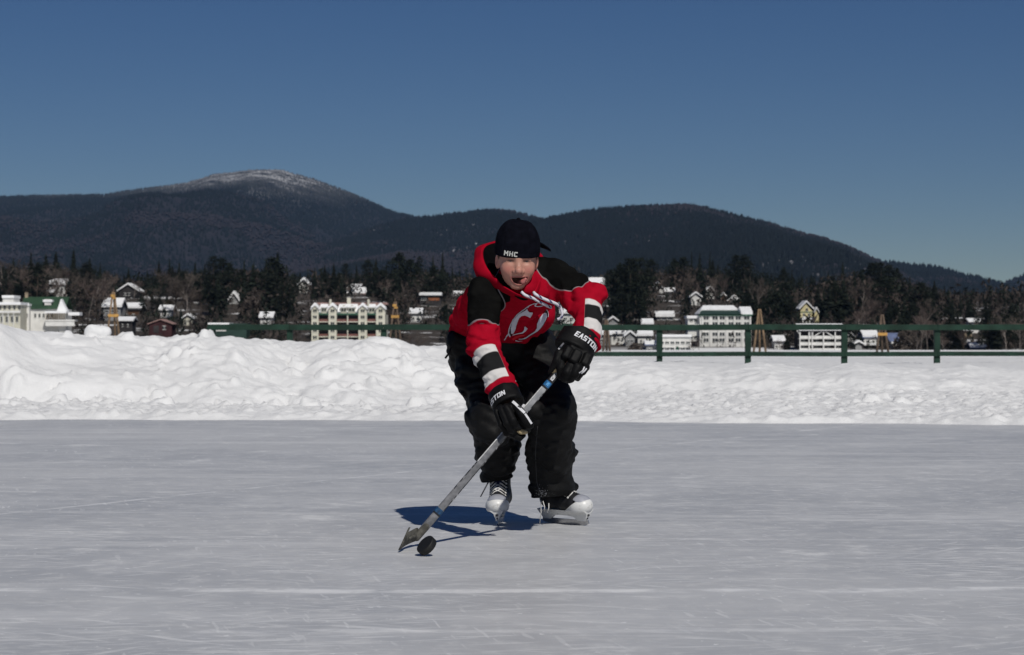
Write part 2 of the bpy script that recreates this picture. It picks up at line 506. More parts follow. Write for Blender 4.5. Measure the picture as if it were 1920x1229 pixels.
# mountains ----------------------------------------------------------------
def hill(name, label, ridge, D, base, halfdepth, seed, amp, treeline=None, ntrees=20000, treeh=(9, 18), gap=.95, snow=.57):
    """A ridge at distance D whose skyline follows the outline, falling towards the camera down to distance base."""
    r = np.array(ridge, float); r[:, 1] += 7.0 * F / D * .8      # room for the trees on the skyline
    x0, x1 = (r[0, 0] - 960) * D / F, (r[-1, 0] - 960) * D / F
    xs = np.linspace(x0, x1, 330); ys = np.concatenate([np.linspace(base, D, 120), np.linspace(D + 40, D + halfdepth, 24)])
    rz = H - (np.interp(xs / D * F + 960, r[:, 0], r[:, 1]) - HY) * D / F
    X, Y = np.meshgrid(xs, ys, indexing='ij')
    p2 = np.stack([X.ravel(), Y.ravel()], 1)
    t = np.clip((Y - base) / (D - base), 0, 1)
    ker = np.ones(21) / 21; rs = np.convolve(np.pad(rz, 10, 'edge'), ker, 'valid')
    prof = t ** 1.25
    Zr = rs[:, None] * (1 - t ** 3) + rz[:, None] * t ** 3
    Z = -30 + (Zr + 30) * prof
    rav = (fbm(p2, 1 / 900., seed, 5) * .6 - np.abs(fbm(np.stack([X.ravel() * 1.6, Y.ravel() * .5], 1), 1 / 700., seed + 5, 4)) + .35).reshape(X.shape)
    Z = Z + amp * .7 * rav * np.sin(np.clip(t, 0, 1) * math.pi) ** .8 * (Y <= D)
    lim = (np.interp(960 + F * X / Y, r[:, 0], r[:, 1]) - HY)       # nothing in front stands above the skyline
    Z = np.where(Y < D, np.minimum(Z, H - (lim + 9 * np.clip((D - Y) / 400, 0, 1)) * Y / F - 6 * np.clip((D - Y) / 200, 0, 1)), Z)
    b = np.clip((Y - D) / halfdepth, 0, 1)
    Z = np.where(Y > D, rz[:, None] * (1 - b ** 1.3) - 30 * b, Z)
    me = grid_mesh(name, xs, ys, Z, hill_material(name, treeline, snow))
    tag(link(name, me), label, kind='structure')
    # forest on it: one mass of small trees
    g = np.random.default_rng(seed)
    tx = g.uniform(x0, x1, ntrees * 3); ty = base + (D - base) * (1 - g.random(ntrees * 3) ** 1.25 * .98)
    fi = (tx - x0) / (x1 - x0) * (len(xs) - 1); dj = np.interp(ty, ys, np.arange(len(ys)))
    ii = np.clip(fi.astype(int), 0, len(xs) - 2); jj = np.clip(dj.astype(int), 0, len(ys) - 2)
    fu, fv = fi - ii, dj - jj
    tz = (Z[ii, jj] * (1 - fu) * (1 - fv) + Z[ii + 1, jj] * fu * (1 - fv) + Z[ii, jj + 1] * (1 - fu) * fv + Z[ii + 1, jj + 1] * fu * fv)
    clump = fbm(np.stack([tx, ty], 1), 1 / 260., seed + 9, 4) + .25 * g.standard_normal(len(tx))
    snowy = np.zeros(len(tx))
    keep = clump > -gap
    if treeline is not None:
        z0, z1 = treeline
        hi = sstep(tz + 45 * fbm(np.stack([tx, ty], 1), 1 / 300., seed + 3, 4), z0, z1)
        keep &= g.random(len(tx)) > hi * .55
        snowy = hi
    idx = np.nonzero(keep)[0][:ntrees]
    n = len(idx); tx, ty, tz, snowy, clump = tx[idx], ty[idx], tz[idx], snowy[idx], clump[idx]
    hgt = g.uniform(treeh[0], treeh[1], n) * (1 - .5 * snowy); w = hgt * g.uniform(.22, .36, n)
    bare = (fbm(np.stack([tx, ty], 1), 1 / 330., seed + 31, 3) + .35 * (1 - np.clip(tz / 260, 0, 1)) + .22 * g.standard_normal(n)) > .5
    bare &= snowy < .3
    w = np.where(bare, hgt * .42, w); hgt = np.where(bare, hgt * .8, hgt)
    ang = g.uniform(0, TAU, n); k = 5
    V = np.zeros((n, k + 2, 3), np.float32)
    for q in range(k):
        V[:, q, 0] = tx + w * np.cos(ang + TAU * q / k); V[:, q, 1] = ty + w * np.sin(ang + TAU * q / k)
        V[:, q, 2] = tz + np.where(bare, hgt * .35, hgt * .04)
    V[:, k] = np.stack([tx + w * .15 * g.standard_normal(n), ty, tz + hgt], 1)
    V[:, k + 1] = np.stack([tx, ty, tz - 1.0], 1)
    b0 = np.arange(n) * (k + 2)
    Fs = [np.stack([b0 + q, b0 + (q + 1) % k, b0 + k], 1) for q in range(k)] + [np.stack([b0 + (q + 1) % k, b0 + q, b0 + k + 1], 1) for q in range(k)]
    me = mesh_np('mountain_forest', V.reshape(-1, 3), np.concatenate(Fs), M_forest, smooth=False)
    dark = np.array([.0088, .0115, .0125])[None] * g.uniform(.75, 1.3, (n, 1))
    br = np.array([.027, .0235, .028])[None] * g.uniform(.7, 1.3, (n, 1))
    fr = np.array([.17, .17, .175])[None] * g.uniform(.5, 1.2, (n, 1))
    c = np.where(bare[:, None], br, dark); c = c * (1 - .85 * snowy[:, None]) + fr * .85 * snowy[:, None]
    cattr(me, 'col', np.repeat(c, k + 2, 0))
    tag(link('mountain_forest', me), 'mass of small dark trees covering the ' + label.split(' ', 1)[1][:60], kind='stuff')


def hill_material(name, treeline, snow):
    t = NT(name + '_ground'); p = t.pos()
    n = t.noise(p, .004, 8, .65); n2 = t.noise(p, .02, 6, .7)
    c = t.mix(t.step(n2, .35, .7), (.010, .012, .015), (.028, .025, .030))
    sn = t.math('MULTIPLY', t.step(n, snow, snow + .09), t.step(n2, .53, .60))
    c = t.mix(t.math('MULTIPLY', sn, .75), c, (.6, .6, .62))
    if treeline is not None:
        sep = t.new('ShaderNodeSeparateXYZ'); t.lk(p, sep.inputs[0])
        z = t.math('ADD', sep.outputs[2], t.math('MULTIPLY', t.math('SUBTRACT', n, .5), 260))
        hi = t.step(z, treeline[0], treeline[1])
        c = t.mix(t.math('MULTIPLY', hi, t.step(n2, .38, .62)), c, (.40, .40, .41))
    return t.set(c, .9, .1)


t = NT('distant_forest'); t.set(t.attr('col')[0], .9, .1); M_forest = t.m

hill('snowy_mountain', 'a broad dark wooded mountain with a pale frosted summit',
     [(-260, 372), (0, 368), (60, 366), (130, 365), (200, 364), (230, 358), (300, 348), (350, 340), (380, 331), (400, 324), (440, 320), (470, 316), (500, 315), (530, 316),
      (560, 326), (590, 334), (620, 346), (660, 361), (700, 379), (740, 397), (775, 405), (830, 425), (900, 450), (1000, 480), (1150, 520), (1400, 560)],
     7000, 2700, 1500, 101, 120, (430, 570), 110000, (6, 12), .95, .66)
hill('saddle_hill', 'a low dark wooded hill behind the skater between the two larger ridges',
     [(560, 470), (640, 445), (700, 425), (760, 409), (800, 405), (850, 399), (900, 393), (945, 392), (975, 398), (1000, 405), (1030, 414), (1090, 432), (1160, 455), (1260, 490)],
     5200, 2400, 900, 202, 70, None, 30000, (6, 12))
hill('rounded_hill', 'a long dark wooded ridge with scattered snow patches to the right',
     [(900, 450), (960, 426), (1020, 412), (1060, 403), (1110, 394), (1170, 389), (1230, 386), (1280, 384), (1310, 386), (1350, 397), (1400, 409), (1450, 421), (1500, 436),
      (1550, 448), (1600, 466), (1630, 481), (1680, 505), (1760, 540), (1850, 580)],
     4300, 2000, 900, 303, 75, None, 56000, (6, 13), .8, .50)
hill('trailing_ridge', 'a low wooded ridge running down to the right edge',
     [(1440, 520), (1560, 497), (1630, 486), (1660, 489), (1700, 494), (1750, 498), (1800, 509), (1850, 523), (1880, 530), (1930, 545), (2100, 575)],
     5000, 2200, 900, 404, 45, None, 22000, (6, 12))
hill('far_hill', 'a dark hill flank rising at the right edge of the view',
     [(1760, 575), (1840, 545), (1880, 531), (1900, 521), (1925, 511), (1990, 490), (2100, 470)],
     6200, 3200, 900, 505, 40, None, 12000, (6, 12))

# the blue winter air
hz = MB(); hz.box((0, 4300, 410), (5200, 4700, 445))
t = NT('winter_air'); t.n.remove(t.b)
pv = t.new('ShaderNodeVolumePrincipled'); pv.inputs['Color'].default_value = (.36, .60, 1, 1); pv.inputs['Density'].default_value = HAZE if 'HAZE' in globals() else 2.3e-5
pv.inputs['Anisotropy'].default_value = 0.0
t.lk(pv.outputs[0], t.n['Material Output'].inputs['Volume'])
tag(hz.build('haze', t.m), 'thin blue winter air in front of the distant hills', kind='stuff')
# ================================================================== the far shore
def wood(name, c, **k): return mat(name, c, .75, .2, .25, 3.0, **k)


M_fence = mat('green_paint', (.012, .034, .023), .6, .2, .3, 3.0, .25, 30)
M_plank = wood('new_orange_timber', (.44, .25, .075))
M_log = wood('weathered_log', (.12, .088, .066))
M_logtan = wood('pale_log', (.21, .145, .09))
M_white = mat('white_clapboard', (.66, .65, .62), .7, .2, .1, .5)
M_cream = mat('cream_stucco', (.54, .52, .43), .8, .2, .12, .4)
M_yellow = mat('yellow_clapboard', (.58, .51, .29), .7, .2, .1, .5)
M_brown = mat('brown_shingle', (.10, .055, .035), .85, .15, .3, .6)
M_rust = mat('rust_siding', (.26, .10, .05), .8, .15, .3, .6)
M_darkw = mat('dark_siding', (.035, .032, .032), .8, .2, .3, .6)
M_greywall = mat('grey_siding', (.28, .28, .28), .8, .2, .2, .6)
M_redw = mat('dark_red_siding', (.045, .017, .018), .8, .2, .3, .6)
M_stone = mat('tan_stone', (.30, .24, .17), .85, .2, .3, 1.5)
M_roofg = mat('green_roof', (.028, .062, .033), .6, .3, .2, .4)
M_roofdg = mat('dark_green_roof', (.02, .045, .035), .6, .3, .2, .4)
M_roofd = mat('dark_roof', (.035, .033, .035), .8, .2, .3, .6)
M_roofb = mat('slate_blue_roof', (.13, .16, .27), .7, .2, .2, .6)
M_roofp = mat('pink_brown_roof', (.30, .19, .17), .8, .2, .2, .6)
M_rsnow = mat('roof_snow', (.80, .80, .80), .7, .2, .06, .6)
M_rail = mat('maroon_railing', (.16, .07, .06), .7, .2, .2, 1.0)
M_glass = mat('window_glass', (.02, .025, .028), .15, .6, .3, .8)
M_shade = mat('recess_shade_and_door', (.045, .04, .04), .8, .2, .3, .8)  # shade inside bays and porches as a dark colour; also a dark door
M_gtrim = mat('green_trim', (.03, .10, .06), .6, .3, .2, .6)

# ------------------------------------------------------------------ green rail fence
FD = 46.0
fx = lambda px: (px - 960) * FD / F
fz = lambda py: H - (py - HY) * FD / F
fence = empty('rail_fence', (fx(1237), FD, fz(680)), 'dark green wooden two rail fence standing behind the snow bank', 'fence')
fo = np.array(fence.location)
posts = [398, 543, 719, 895, 1066, 1237, 1403, 1584, 1758, 1936, 2110]
for q in posts:
    m = MB(); m.box((fx(q) - fo[0], .075, (fz(617) + fz(684)) / 2 - fo[2]), (.062, .055, (fz(617) - fz(684)) / 2))
    m.build('post', M_fence, fence, bevel=.006)
for a, b in zip(posts[:-1], posts[1:]):
    lx0, lx1 = fx(a) - fo[0] + .002, fx(b) - fo[0] - .002
    if a == 398: lx0 -= .1
    for nm, r0, r1 in (('top_rail', 609.0, 619.5), ('bottom_rail', 660, 668.5)):
        s0 = random.uniform(-.6, .6); s1 = random.uniform(-.6, .6)
        za0, za1 = fz(r0 + s0) - fo[2], fz(r1 + s0) - fo[2]; zb0, zb1 = fz(r0 + s1) - fo[2], fz(r1 + s1) - fo[2]
        m = MB(); m.prism([(lx0, -.03, za1), (lx1, -.03, zb1), (lx1, -.03, zb0), (lx0, -.03, za0)], (0, .05, 0))
        m.build(nm, M_fence, fence, bevel=.006)
        if nm == 'top_rail':
            m = MB(); m.prism([(lx0, .02, za0 - .05), (lx1, .02, zb0 - .05), (lx1, .02, zb0 - .005), (lx0, .02, za0 - .005)], (0, .11, 0))
            m.build('rail_cap', M_fence, fence)

# ------------------------------------------------------------------ wooden tripod towers out on the lake
def tripod(px, ptop, pbase, D, label, plank, top, wide, mats):
    base = P(px, pbase, D); s = D / F
    h = (pbase - ptop) * s
    e = empty('tripod_tower', base, label, 'tripod tower', 'wooden tripod towers standing on the frozen lake')
    for dx, dy in ((-1, -.35), (.12, .75), (1, -.35)):
        m = MB(); f = np.array([dx * wide * s, dy * wide * s, -.1])
        tp = np.array([dx * 1.5 * s, dy * 2 * s, h])
        m.tube([f, f * .5 + tp * .5, tp], [2.2 * s, 2.0 * s, 1.6 * s], 7)
        m.build('leg', mats, e, smooth=True)
    if plank:
        z = (pbase - plank) * s; w = wide * (1 - z / h) * s + 3.5 * s
        m = MB(); m.box((0, -wide * .35 * (1 - z / h) * s - 2.2 * s, z), (w, .04, 2.6 * s)); m.build('plank', M_plank, e)
        m = MB(); m.box((w * .15, .3 * s * wide, z + .2 * s), (w * .8, .04, 2.0 * s)); m.build('plank', M_plank, e)
    if top:
        z = h - 5 * s
        m = MB(); m.box((-1.0 * s, -3.4 * s, z - 2 * s), (3.6 * s, .05, 2.4 * s)); m.box((1.8 * s, -3.1 * s, z - 6.5 * s), (3.2 * s, .05, 1.7 * s)); m.build('top_board', M_plank, e)
        m = MB(); m.tube([(0, 0, h - 3 * s), (0, 0, h + 6 * s)], [1.1 * s, .7 * s], 6); m.build('finial', M_log, e, smooth=True)
    return e


tripod(213, 548, 632, 190, 'wooden tripod tower with orange plank nearest the big snow lump', 592, True, 11.5, M_logtan)
tripod(741, 566, 655, 190, 'grey wooden tripod tower with orange plank beside the cream lodge', 594, True, 12.5, M_log)
tripod(1424, 580, 664, 190, 'bare pale tripod tower without plank right of the white hotel', None, False, 12, M_logtan)
tripod(1654, 590, 665, 190, 'slim tripod tower with low orange plank right of the white balcony building', 627, False, 11.5, M_log)
tripod(1137, 600, 664, 205, 'thin tripod tower half hidden beside the raised black glove', None, False, 7, M_log)


# ------------------------------------------------------------------ buildings
def shoreD(px, py):
    D = 568.0
    while D < 1000:
        if land_z((px - 960) * D / F, D) >= H - (py - HY) * D / F: break
        D += 3
    return D


HOUSES = []


class House:
    """A building whose front stands at its real distance; sizes given in photo pixels are turned into metres there."""
    def __init__(s, name, label, cat, px, pbase, D=None, yaw=0, group=None):
        s.D = D or shoreD(px, pbase); s.s = s.D / F; s.px, s.pb = px, pbase
        s.e = empty(name, P(px, pbase, s.D), label, cat, group)
        s.e.rotation_euler.z = math.radians(yaw); s.xr = []; HOUSES.append(s)

    def x(s, px): return (px - s.px) * s.s
    def z(s, py): return (s.pb - py) * s.s

    def wall(s, x0, x1, py0, py1, m, y0=0, depth=8, gable=None, name='wall', sink=1.5):
        """box wall; gable = row of a front gable's peak"""
        a, b, z0, z1 = s.x(x0), s.x(x1), s.z(py1), s.z(py0); s.xr += [a, b]
        if abs(py1 - s.pb) < 1: z0 -= sink
        mb = MB()
        poly = [(a, y0, z0), (b, y0, z0), (b, y0, z1)]
        if gable: poly.append(((a + b) / 2, y0, s.z(gable)))
        poly.append((a, y0, z1))
        mb.prism(poly, (0, depth, 0)); return mb.build(name, m, s.e)

    def roof(s, x0, x1, pe, pr, m, y0=0, depth=8, gable='side', snow=.3, over=1.2, hip=0, name='roof', snow_cover=1.0, sx=None):
        a, b, ze, zr = s.x(x0) - over * s.s * 3, s.x(x1) + over * s.s * 3, s.z(pe), s.z(pr)
        o = .5
        def slab(th, za, zb, k0=0, k1=1.0, a=a, b=b):
            mb = MB()
            if gable == 'side':
                hp = hip * s.s
                A = (a + hp * k0, y0 - o + (depth / 2 + o) * k0, za + (zb - za) * k0); B = (b - hp * k0, A[1], A[2])
                Cc = (b - hp * k1, y0 - o + (depth / 2 + o) * k1, za + (zb - za) * k1); Dd = (a + hp * k1, Cc[1], Cc[2])
                mb.prism([A, B, Cc, Dd], (0, 0, th))
                A2 = (A[0], y0 + depth + o, za); B2 = (B[0], A2[1], za)
                mb.prism([B2, A2, (a + hp, y0 + depth / 2 + .001, zb), (b - hp, y0 + depth / 2 + .001, zb)], (0, 0, th))
                if hip:
                    mb.prism([(a, y0 - o, za), (a + hp, y0 + depth / 2, zb), (a, y0 + depth + o, za)], (0, 0, th))
                    mb.prism([(b, y0 + depth + o, za), (b - hp, y0 + depth / 2, zb), (b, y0 - o, za)], (0, 0, th))
            else:
                mx = (a + b) / 2
                mb.prism([(a, y0 - o, za), (mx, y0 - o, zb), (mx, y0 - o, zb + th), (a, y0 - o, za + th)], (0, depth + 2 * o, 0))
                mb.prism([(mx + .002, y0 - o, zb), (b, y0 - o, za), (b, y0 - o, za + th), (mx + .002, y0 - o, zb + th)], (0, depth + 2 * o, 0))
            return mb
        r = slab(.25, ze, zr).build(name, m, s.e)
        if snow:
            k0 = 1 - snow_cover
            aa, bb = (s.x(sx[0]), s.x(sx[1])) if sx else (a + .1, b - .1)
            slab(snow, ze + .26, zr + .26, k0 if gable == 'side' else 0, 1.0, aa, bb).build('roof_snow', M_rsnow, r)
        return r

    def win(s, px, py, w, h, m=None, y0=0, frame=None, shutters=None):
        a, z = s.x(px), s.z(py); w2, h2 = w * s.s / 2, h * s.s / 2
        mb = MB()
        mb.box((a, y0 - .03, z), (w2, .06, h2), mi=0)
        mb.box((a, y0 - .05, z), (w2 * .08, .06, h2 * .98), mi=1)
        mb.box((a, y0 - .045, z + h2 + .06), (w2 * 1.12, .07, .06), mi=1)
        mb.box((a, y0 - .06, z - h2 - .06), (w2 * 1.15, .1, .06), mi=1)
        return mb.build('window', [m or M_glass, frame or M_white], s.e)

    def box(s, name, x0, x1, py0, py1, m, y0=0, y1=1.0):
        mb = MB(); a, b = s.x(x0), s.x(x1); z0, z1 = s.z(py1), s.z(py0)
        mb.box(((a + b) / 2, (y0 + y1) / 2, (z0 + z1) / 2), ((b - a) / 2, (y1 - y0) / 2, (z1 - z0) / 2))
        return mb.build(name, m, s.e)


def simple(name, label, x0, x1, pe, pb, pr, wm, rm, gable='side', depth=9, snow=.35, wins=(), cat='house', yaw=0, D=None, chim=None, cover=1.0, sx=None, hip=0, group='houses on the far shore'):
    h = House(name, label, cat, (x0 + x1) / 2, pb, D, yaw, group)
    h.wall(x0, x1, pe, pb, wm, 0, depth, pr if gable == 'front' else None)
    if gable == 'side':    # end walls up to the ridge
        for xx in (x0, x1):
            mb = MB(); a = h.x(xx); t = .12 if xx == x0 else -.12
            mb.prism([(a, 0, h.z(pe)), (a, depth, h.z(pe)), (a, depth / 2, h.z(pr))], (t, 0, 0)); 
            if not hip: mb.build('gable_end', wm, h.e)
    r = h.roof(x0, x1, pe, pr, rm, 0, depth, gable, snow, snow_cover=cover, sx=sx, hip=hip)
    for wdw in wins: h.win(*wdw[:4])
    if chim:
        mb = MB(); mb.box((h.x(chim[0]), depth * .5, h.z((chim[1] + pr) / 2)), (.5, .5, (h.z(chim[1]) - h.z(pr)) / 2 + .8)); mb.build('chimney', M_stone, r)
    return h


# left end: cream inn and its green-roofed neighbour
h = House('inn', 'cream inn with snowy flat porch roof at the far left', 'inn', 16, 622, 575, 0, 'houses on the far shore')
h.wall(-14, 38, 570, 622, M_cream, 0, 9)
h.wall(3, 24, 557, 570, M_white, 1.2, 7, name='dormer_wall')
h.box('roof_snow', 2, 25, 554, 559, M_rsnow, .8, 8.4)
h.box('porch_roof', -16, 40, 567, 572, M_rsnow, -.9, 9.4)
h.box('balcony_floor', -15, 39, 583, 587, M_white, -.8, 0)
for k in range(6): h.win(-9 + k * 9, 577, 4, 8)
for k in range(5): h.win(-6 + k * 9.5, 599, 4.5, 11)
for k in range(3): h.box('porch_post', 17 + k * 10 - 11, 18.2 + k * 10 - 11, 587, 622, M_white, -.75, -.55)

h = House('green_roof_house', 'white house under a wide green metal roof beside the cream inn', 'house', 82, 620, 585, 0, 'houses on the far shore')
h.wall(39, 122, 580, 620, M_white, 0, 9)
r = h.roof(42, 120, 580, 558, M_roofg, 0, 9, 'side', 0)
h.wall(37, 58, 574, 620, M_white, -2.2, 2.2, None, 'wing_wall')
h.box('wing_roof_snow', 36, 59, 570.5, 574, M_rsnow, -2.5, .5)
h.wall(110, 127, 585, 620, M_white, -1.8, 1.8, None, 'gable_wing')
mb = MB(); mb.prism([(h.x(109), -2.0, h.z(585)), (h.x(129), -2.0, h.z(585)), (h.x(117), -2.0, h.z(561))], (0, 2.6, 0)); mb.build('gable_snow', M_rsnow, h.e)
mb = MB(); mb.box((h.x(89), 1.2, h.z(567)), (.9, .8, .8)); mb.build('dormer', M_white, r)
mb = MB(); mb.box((h.x(89), 1.1, h.z(564.5)), (1.3, 1.0, .3), Matrix.Rotation(math.radians(18), 3, 'Y') if 0 else None); mb.build('dormer_snow', M_rsnow, r)
mb = MB(); mb.box((h.x(43), 4.5, h.z(555)), (.4, .4, 1.0)); mb.build('chimney', M_stone, r)
h.box('porch_roof', 90, 130, 584, 588, M_rsnow, -4.2, -.2)
for k in range(9): h.box('porch_post', 92 + k * 4.2, 92.9 + k * 4.2, 588, 600, M_stone, -4.0, -3.8)
h.box('porch_deck', 91, 146, 600, 603, M_white, -4.4, 0)
h.box('terrace_rail', 92, 146, 604, 612, M_white, -4.6, -4.4)
h.box('shed_roof', 132, 153, 586, 592, M_rsnow, -3.0, 1.0)
for k in range(5): h.win(66 + k * 8, 592, 3.5, 7)
for k in range(3): h.win(42 + k * 6, 592, 2.6, 8, y0=-2.2)

simple('hillside_house', 'white two storey house high among bare trees above the green roof', 93, 126, 536, 551, 526, M_white, M_roofd, 'side', 8, .5, [(100, 542, 4, 4), (108, 542, 4, 4), (116, 542, 4, 4), (101, 548, 3, 3), (113, 548, 3, 3)], D=760)
simple('garden_shed', 'tiny snow roofed shed below the white house on the left hillside', 88, 99, 551, 557, 547, M_greywall, M_roofd, 'side', 4, .6, D=735)
simple('gable_chalet', 'dark chalet with a snow edged front gable behind the first tripod tower', 222, 258, 549, 572, 535, M_darkw, M_roofd, 'front', 10, .55, [(235, 552, 5, 4), (242, 552, 4, 4), (232, 562, 5, 5), (247, 562, 5, 5)], D=720)
h = simple('lakeside_house', 'pale grey house with thick roof snow below the gable chalet', 194, 226, 578, 604, 564, M_greywall, M_roofd, 'side', 9, .7, [(200, 574 + 10, 5, 4), (210, 584, 5, 4), (219, 584, 5, 4), (203, 595, 4, 5), (215, 595, 4, 5)], D=655)
simple('brown_cottage', 'brown cottage with a long snowy roof slope behind the pale grey house', 224, 262, 582, 606, 572, M_brown, M_roofd, 'side', 9, .6, [(238, 592, 5, 5), (250, 592, 5, 5)], D=668, cover=.75)
simple('small_boathouse', 'low grey boathouse with a white roof at the foot of the first tripod', 222, 248, 604, 618, 598, M_darkw, M_roofd, 'side', 6, .4, [(230, 611, 3, 4), (240, 611, 3, 4)], cat='boathouse', D=600, sx=None)
h = simple('red_boathouse', 'low dark red boathouse with pinkish roof at the lake edge', 280, 322, 609, 624, 600, M_redw, M_roofp, 'front', 8, 0, [(308, 615, 6, 6)], cat='boathouse', D=590)
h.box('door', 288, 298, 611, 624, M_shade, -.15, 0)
simple('peeking_cabin', 'small grey cabin with a steep snowy gable between dark evergreens', 430, 447, 569, 592, 552, M_greywall, M_roofd, 'front', 7, .9, [(439, 579, 4, 4), (439, 571, 3, 3)], D=690, cat='cabin')
simple('hidden_cottage', 'white cottage glimpsed through evergreens left of the cream lodge', 560, 579, 538, 552, 526, M_white, M_roofd, 'front', 7, .9, [(566, 543, 3, 3), (573, 543, 3, 3)], D=770)

# the cream lodge -----------------------------------------------------------
h = House('cream_lodge', 'large cream lodge with maroon balconies and snowy mansard roofs', 'lodge', 653, 652, 572)
h.wall(586, 722, 590, 652, M_cream, 2.0, 12)
for k, (a, b, fl) in enumerate(((597, 615, 0), (631, 672, 1), (688, 705, 0))):     # recessed balcony bays
    h.box('recess_shade', a, b, 591, 640, M_shade, 1.85, 2.0)  # dark panel: the shade inside the bay put into colour
    for py in (603, 617, 631):
        h.box('balcony_rail', a + .6, b - .6, py - 4.5, py, M_rail, .7, .85)
        h.box('balcony_floor', a, b, py, py + 1.6, M_cream, .5, 1.84)
    if fl:
        h.box('pillar', 650.6, 652.6, 590, 640, M_cream, .4, .7)
    h.box('green_eave', a - 1, b + 1, 588.5, 590.6, M_gtrim, .1, 1.84)
for k, (a, b) in enumerate(((584, 597), (616, 631), (672, 688), (705, 722))):      # towers
    h.wall(a, b, 581, 652, M_cream, 0, 4, 574, 'tower')
    h.roof(a, b, 581, 573, M_rsnow, 0, 4, 'front', .5, .5, name='tower_roof')
    for py in (583, 595, 607, 620, 633): h.win((a + b) / 2, py, 7, 5.5, frame=M_cream)
for a, b in ((596, 616), (631, 672), (688, 706)):
    mb = MB(); mb.prism([(h.x(a), 1.4, h.z(589)), (h.x(b), 1.4, h.z(589)), (h.x(b - 1), 5, h.z(570)), (h.x(a + 1), 5, h.z(570))], (0, 3, .2)); mb.build('mansard_roof', M_roofp, h.e)
    mb = MB(); mb.prism([(h.x(a) + .1, 1.1, h.z(588)), (h.x(b) - .1, 1.1, h.z(588)), (h.x(b - 3), 4.2, h.z(573)), (h.x(a + 3), 4.2, h.z(573))], (0, -.35, .45)); mb.build('roof_snow', M_rsnow, h.e)
for px, w in ((607, 8), (644, 9), (659, 11), (697, 9)):
    h.wall(px - w / 2 - 1, px + w / 2 + 1, 577, 588, M_cream, .6, 3, 572 if px in (644, 659) else None, 'dormer'); h.win(px, 581.5, w, 5.5, M_glass, .6, frame=M_cream)
    h.box('dormer_snow', px - w / 2 - 2, px + w / 2 + 2, 574.5, 577, M_rsnow, .3, 3.4)
for px, t, w in ((617, 561, 4), (652, 558, 7), (689, 561, 4)):
    h.box('chimney', px - w / 2, px + w / 2, t, 580, M_cream, 4, 5.2)
h.box('main_roof', 585, 724, 567, 571, M_roofp, 5, 12)

simple('hillside_villa', 'brownish villa with snowy roof directly above the cream lodge', 652, 684, 552, 572, 541, M_brown, M_roofp, 'side', 8, .3, [(660, 560, 4, 4), (668, 560, 4, 4), (676, 560, 4, 4)], D=760)
simple('blue_cabin', 'small cabin with white wall and blue side above the villa', 655, 676, 541, 548, 536, M_white, M_roofb, 'side', 5, .5, D=800, cat='cabin', sx=None)
h = House('flat_roof_house', 'low dark house with a rust band and thick flat snow roof on the slope', 'house', 808, 574, None, 0, 'houses on the far shore')
h.wall(787, 827, 556, 574, M_darkw, 0, 8); h.box('roof', 785, 829, 554, 556, M_roofd, -.6, 8.6); h.box('roof_snow', 786, 828, 548.5, 554, M_rsnow, -.5, 8.5)
h.box('rust_panel', 803, 824, 558.5, 564, M_rust, -.12, 0)
for k in range(3): h.win(790.5 + k * 4.2, 561, 3, 4)
simple('tiny_cottage', 'tiny cottage with white roof just left of the skater elbow', 852, 868, 556, 566, 550, M_greywall, M_roofd, 'side', 5, .6, [(860, 561, 3, 3)], D=740)

# right of the skater
simple('snow_roof_house', 'house with a broad white roof right behind the skater shoulder', 1090, 1132, 538, 560, 524, M_greywall, M_roofd, 'side', 10, .6, [(1100, 546, 5, 4), (1112, 546, 5, 4), (1124, 546, 5, 4)], D=790)
h = simple('green_balcony_house', 'white flats with green balconies seen between the sweater and arm', 1052, 1090, 590, 632, 583, M_white, M_roofd, 'side', 9, .5, [(1060, 598, 6, 4), (1072, 598, 6, 4), (1083, 598, 6, 4), (1060, 620, 6, 4), (1072, 620, 6, 4), (1083, 620, 6, 4)], D=640, cat='flats')
h.box('balcony', 1053, 1089, 607, 611, M_gtrim, -1.2, -.05)
h = simple('white_villa', 'large white villa with a front gable standing in the evergreens', 1236, 1274, 549, 574, 543, M_white, M_roofd, 'side', 9, .5, [(1243, 556, 5, 4), (1252, 556, 5, 4), (1262, 556, 5, 4), (1244, 566, 4, 4), (1254, 566, 4, 4), (1264, 566, 4, 4)], D=760)
h.wall(1224, 1241, 543, 574, M_white, -1.6, 4, 533, 'gable_wing'); h.roof(1224, 1241, 543, 532, M_roofd, -1.6, 4, 'front', .5, .6, name='wing_roof')
h.win(1232, 545, 6, 4, y0=-1.6); h.win(1232, 556, 6, 5, y0=-1.6)
h.box('annex', 1274, 1286, 551, 566, M_greywall, 1, 7)
simple('white_shed', 'small white shed with a snowy roof below the white villa', 1245, 1262, 575, 586, 570, M_greywall, M_roofd, 'side', 5, .8, D=705, cat='shed')
simple('snowy_bungalow', 'low bungalow under thick snow above the white apartments', 1232, 1262, 596, 606, 590, M_greywall, M_roofd, 'side', 6, .9, [(1240, 601, 4, 3), (1252, 601, 4, 3)], D=660)
simple('gable_cottage', 'white cottage with tall snowy gable above the white hotel', 1323, 1340, 552, 572, 540, M_white, M_roofd, 'front', 7, .8, [(1331, 555, 4, 4), (1328, 564, 3, 4), (1335, 564, 3, 4)], D=770)
h = simple('brown_chalet', 'brown gabled chalet with white porch above the white hotel', 1362, 1393, 570, 588, 556, M_rust, M_brown, 'front', 9, .25, [(1371, 567, 4, 4), (1378, 567, 4, 4), (1385, 567, 4, 4)], D=735, cat='chalet')
mb = MB(); mb.prism([(h.x(1369), -.8, h.z(558)), (h.x(1378), -.8, h.z(566)), (h.x(1386), -.8, h.z(558))], (0, .6, .0)); mb.build('gable_snow', M_rsnow, h.e)
h.box('porch_roof', 1363, 1396, 571.5, 577, M_rsnow, -2.4, -.05)
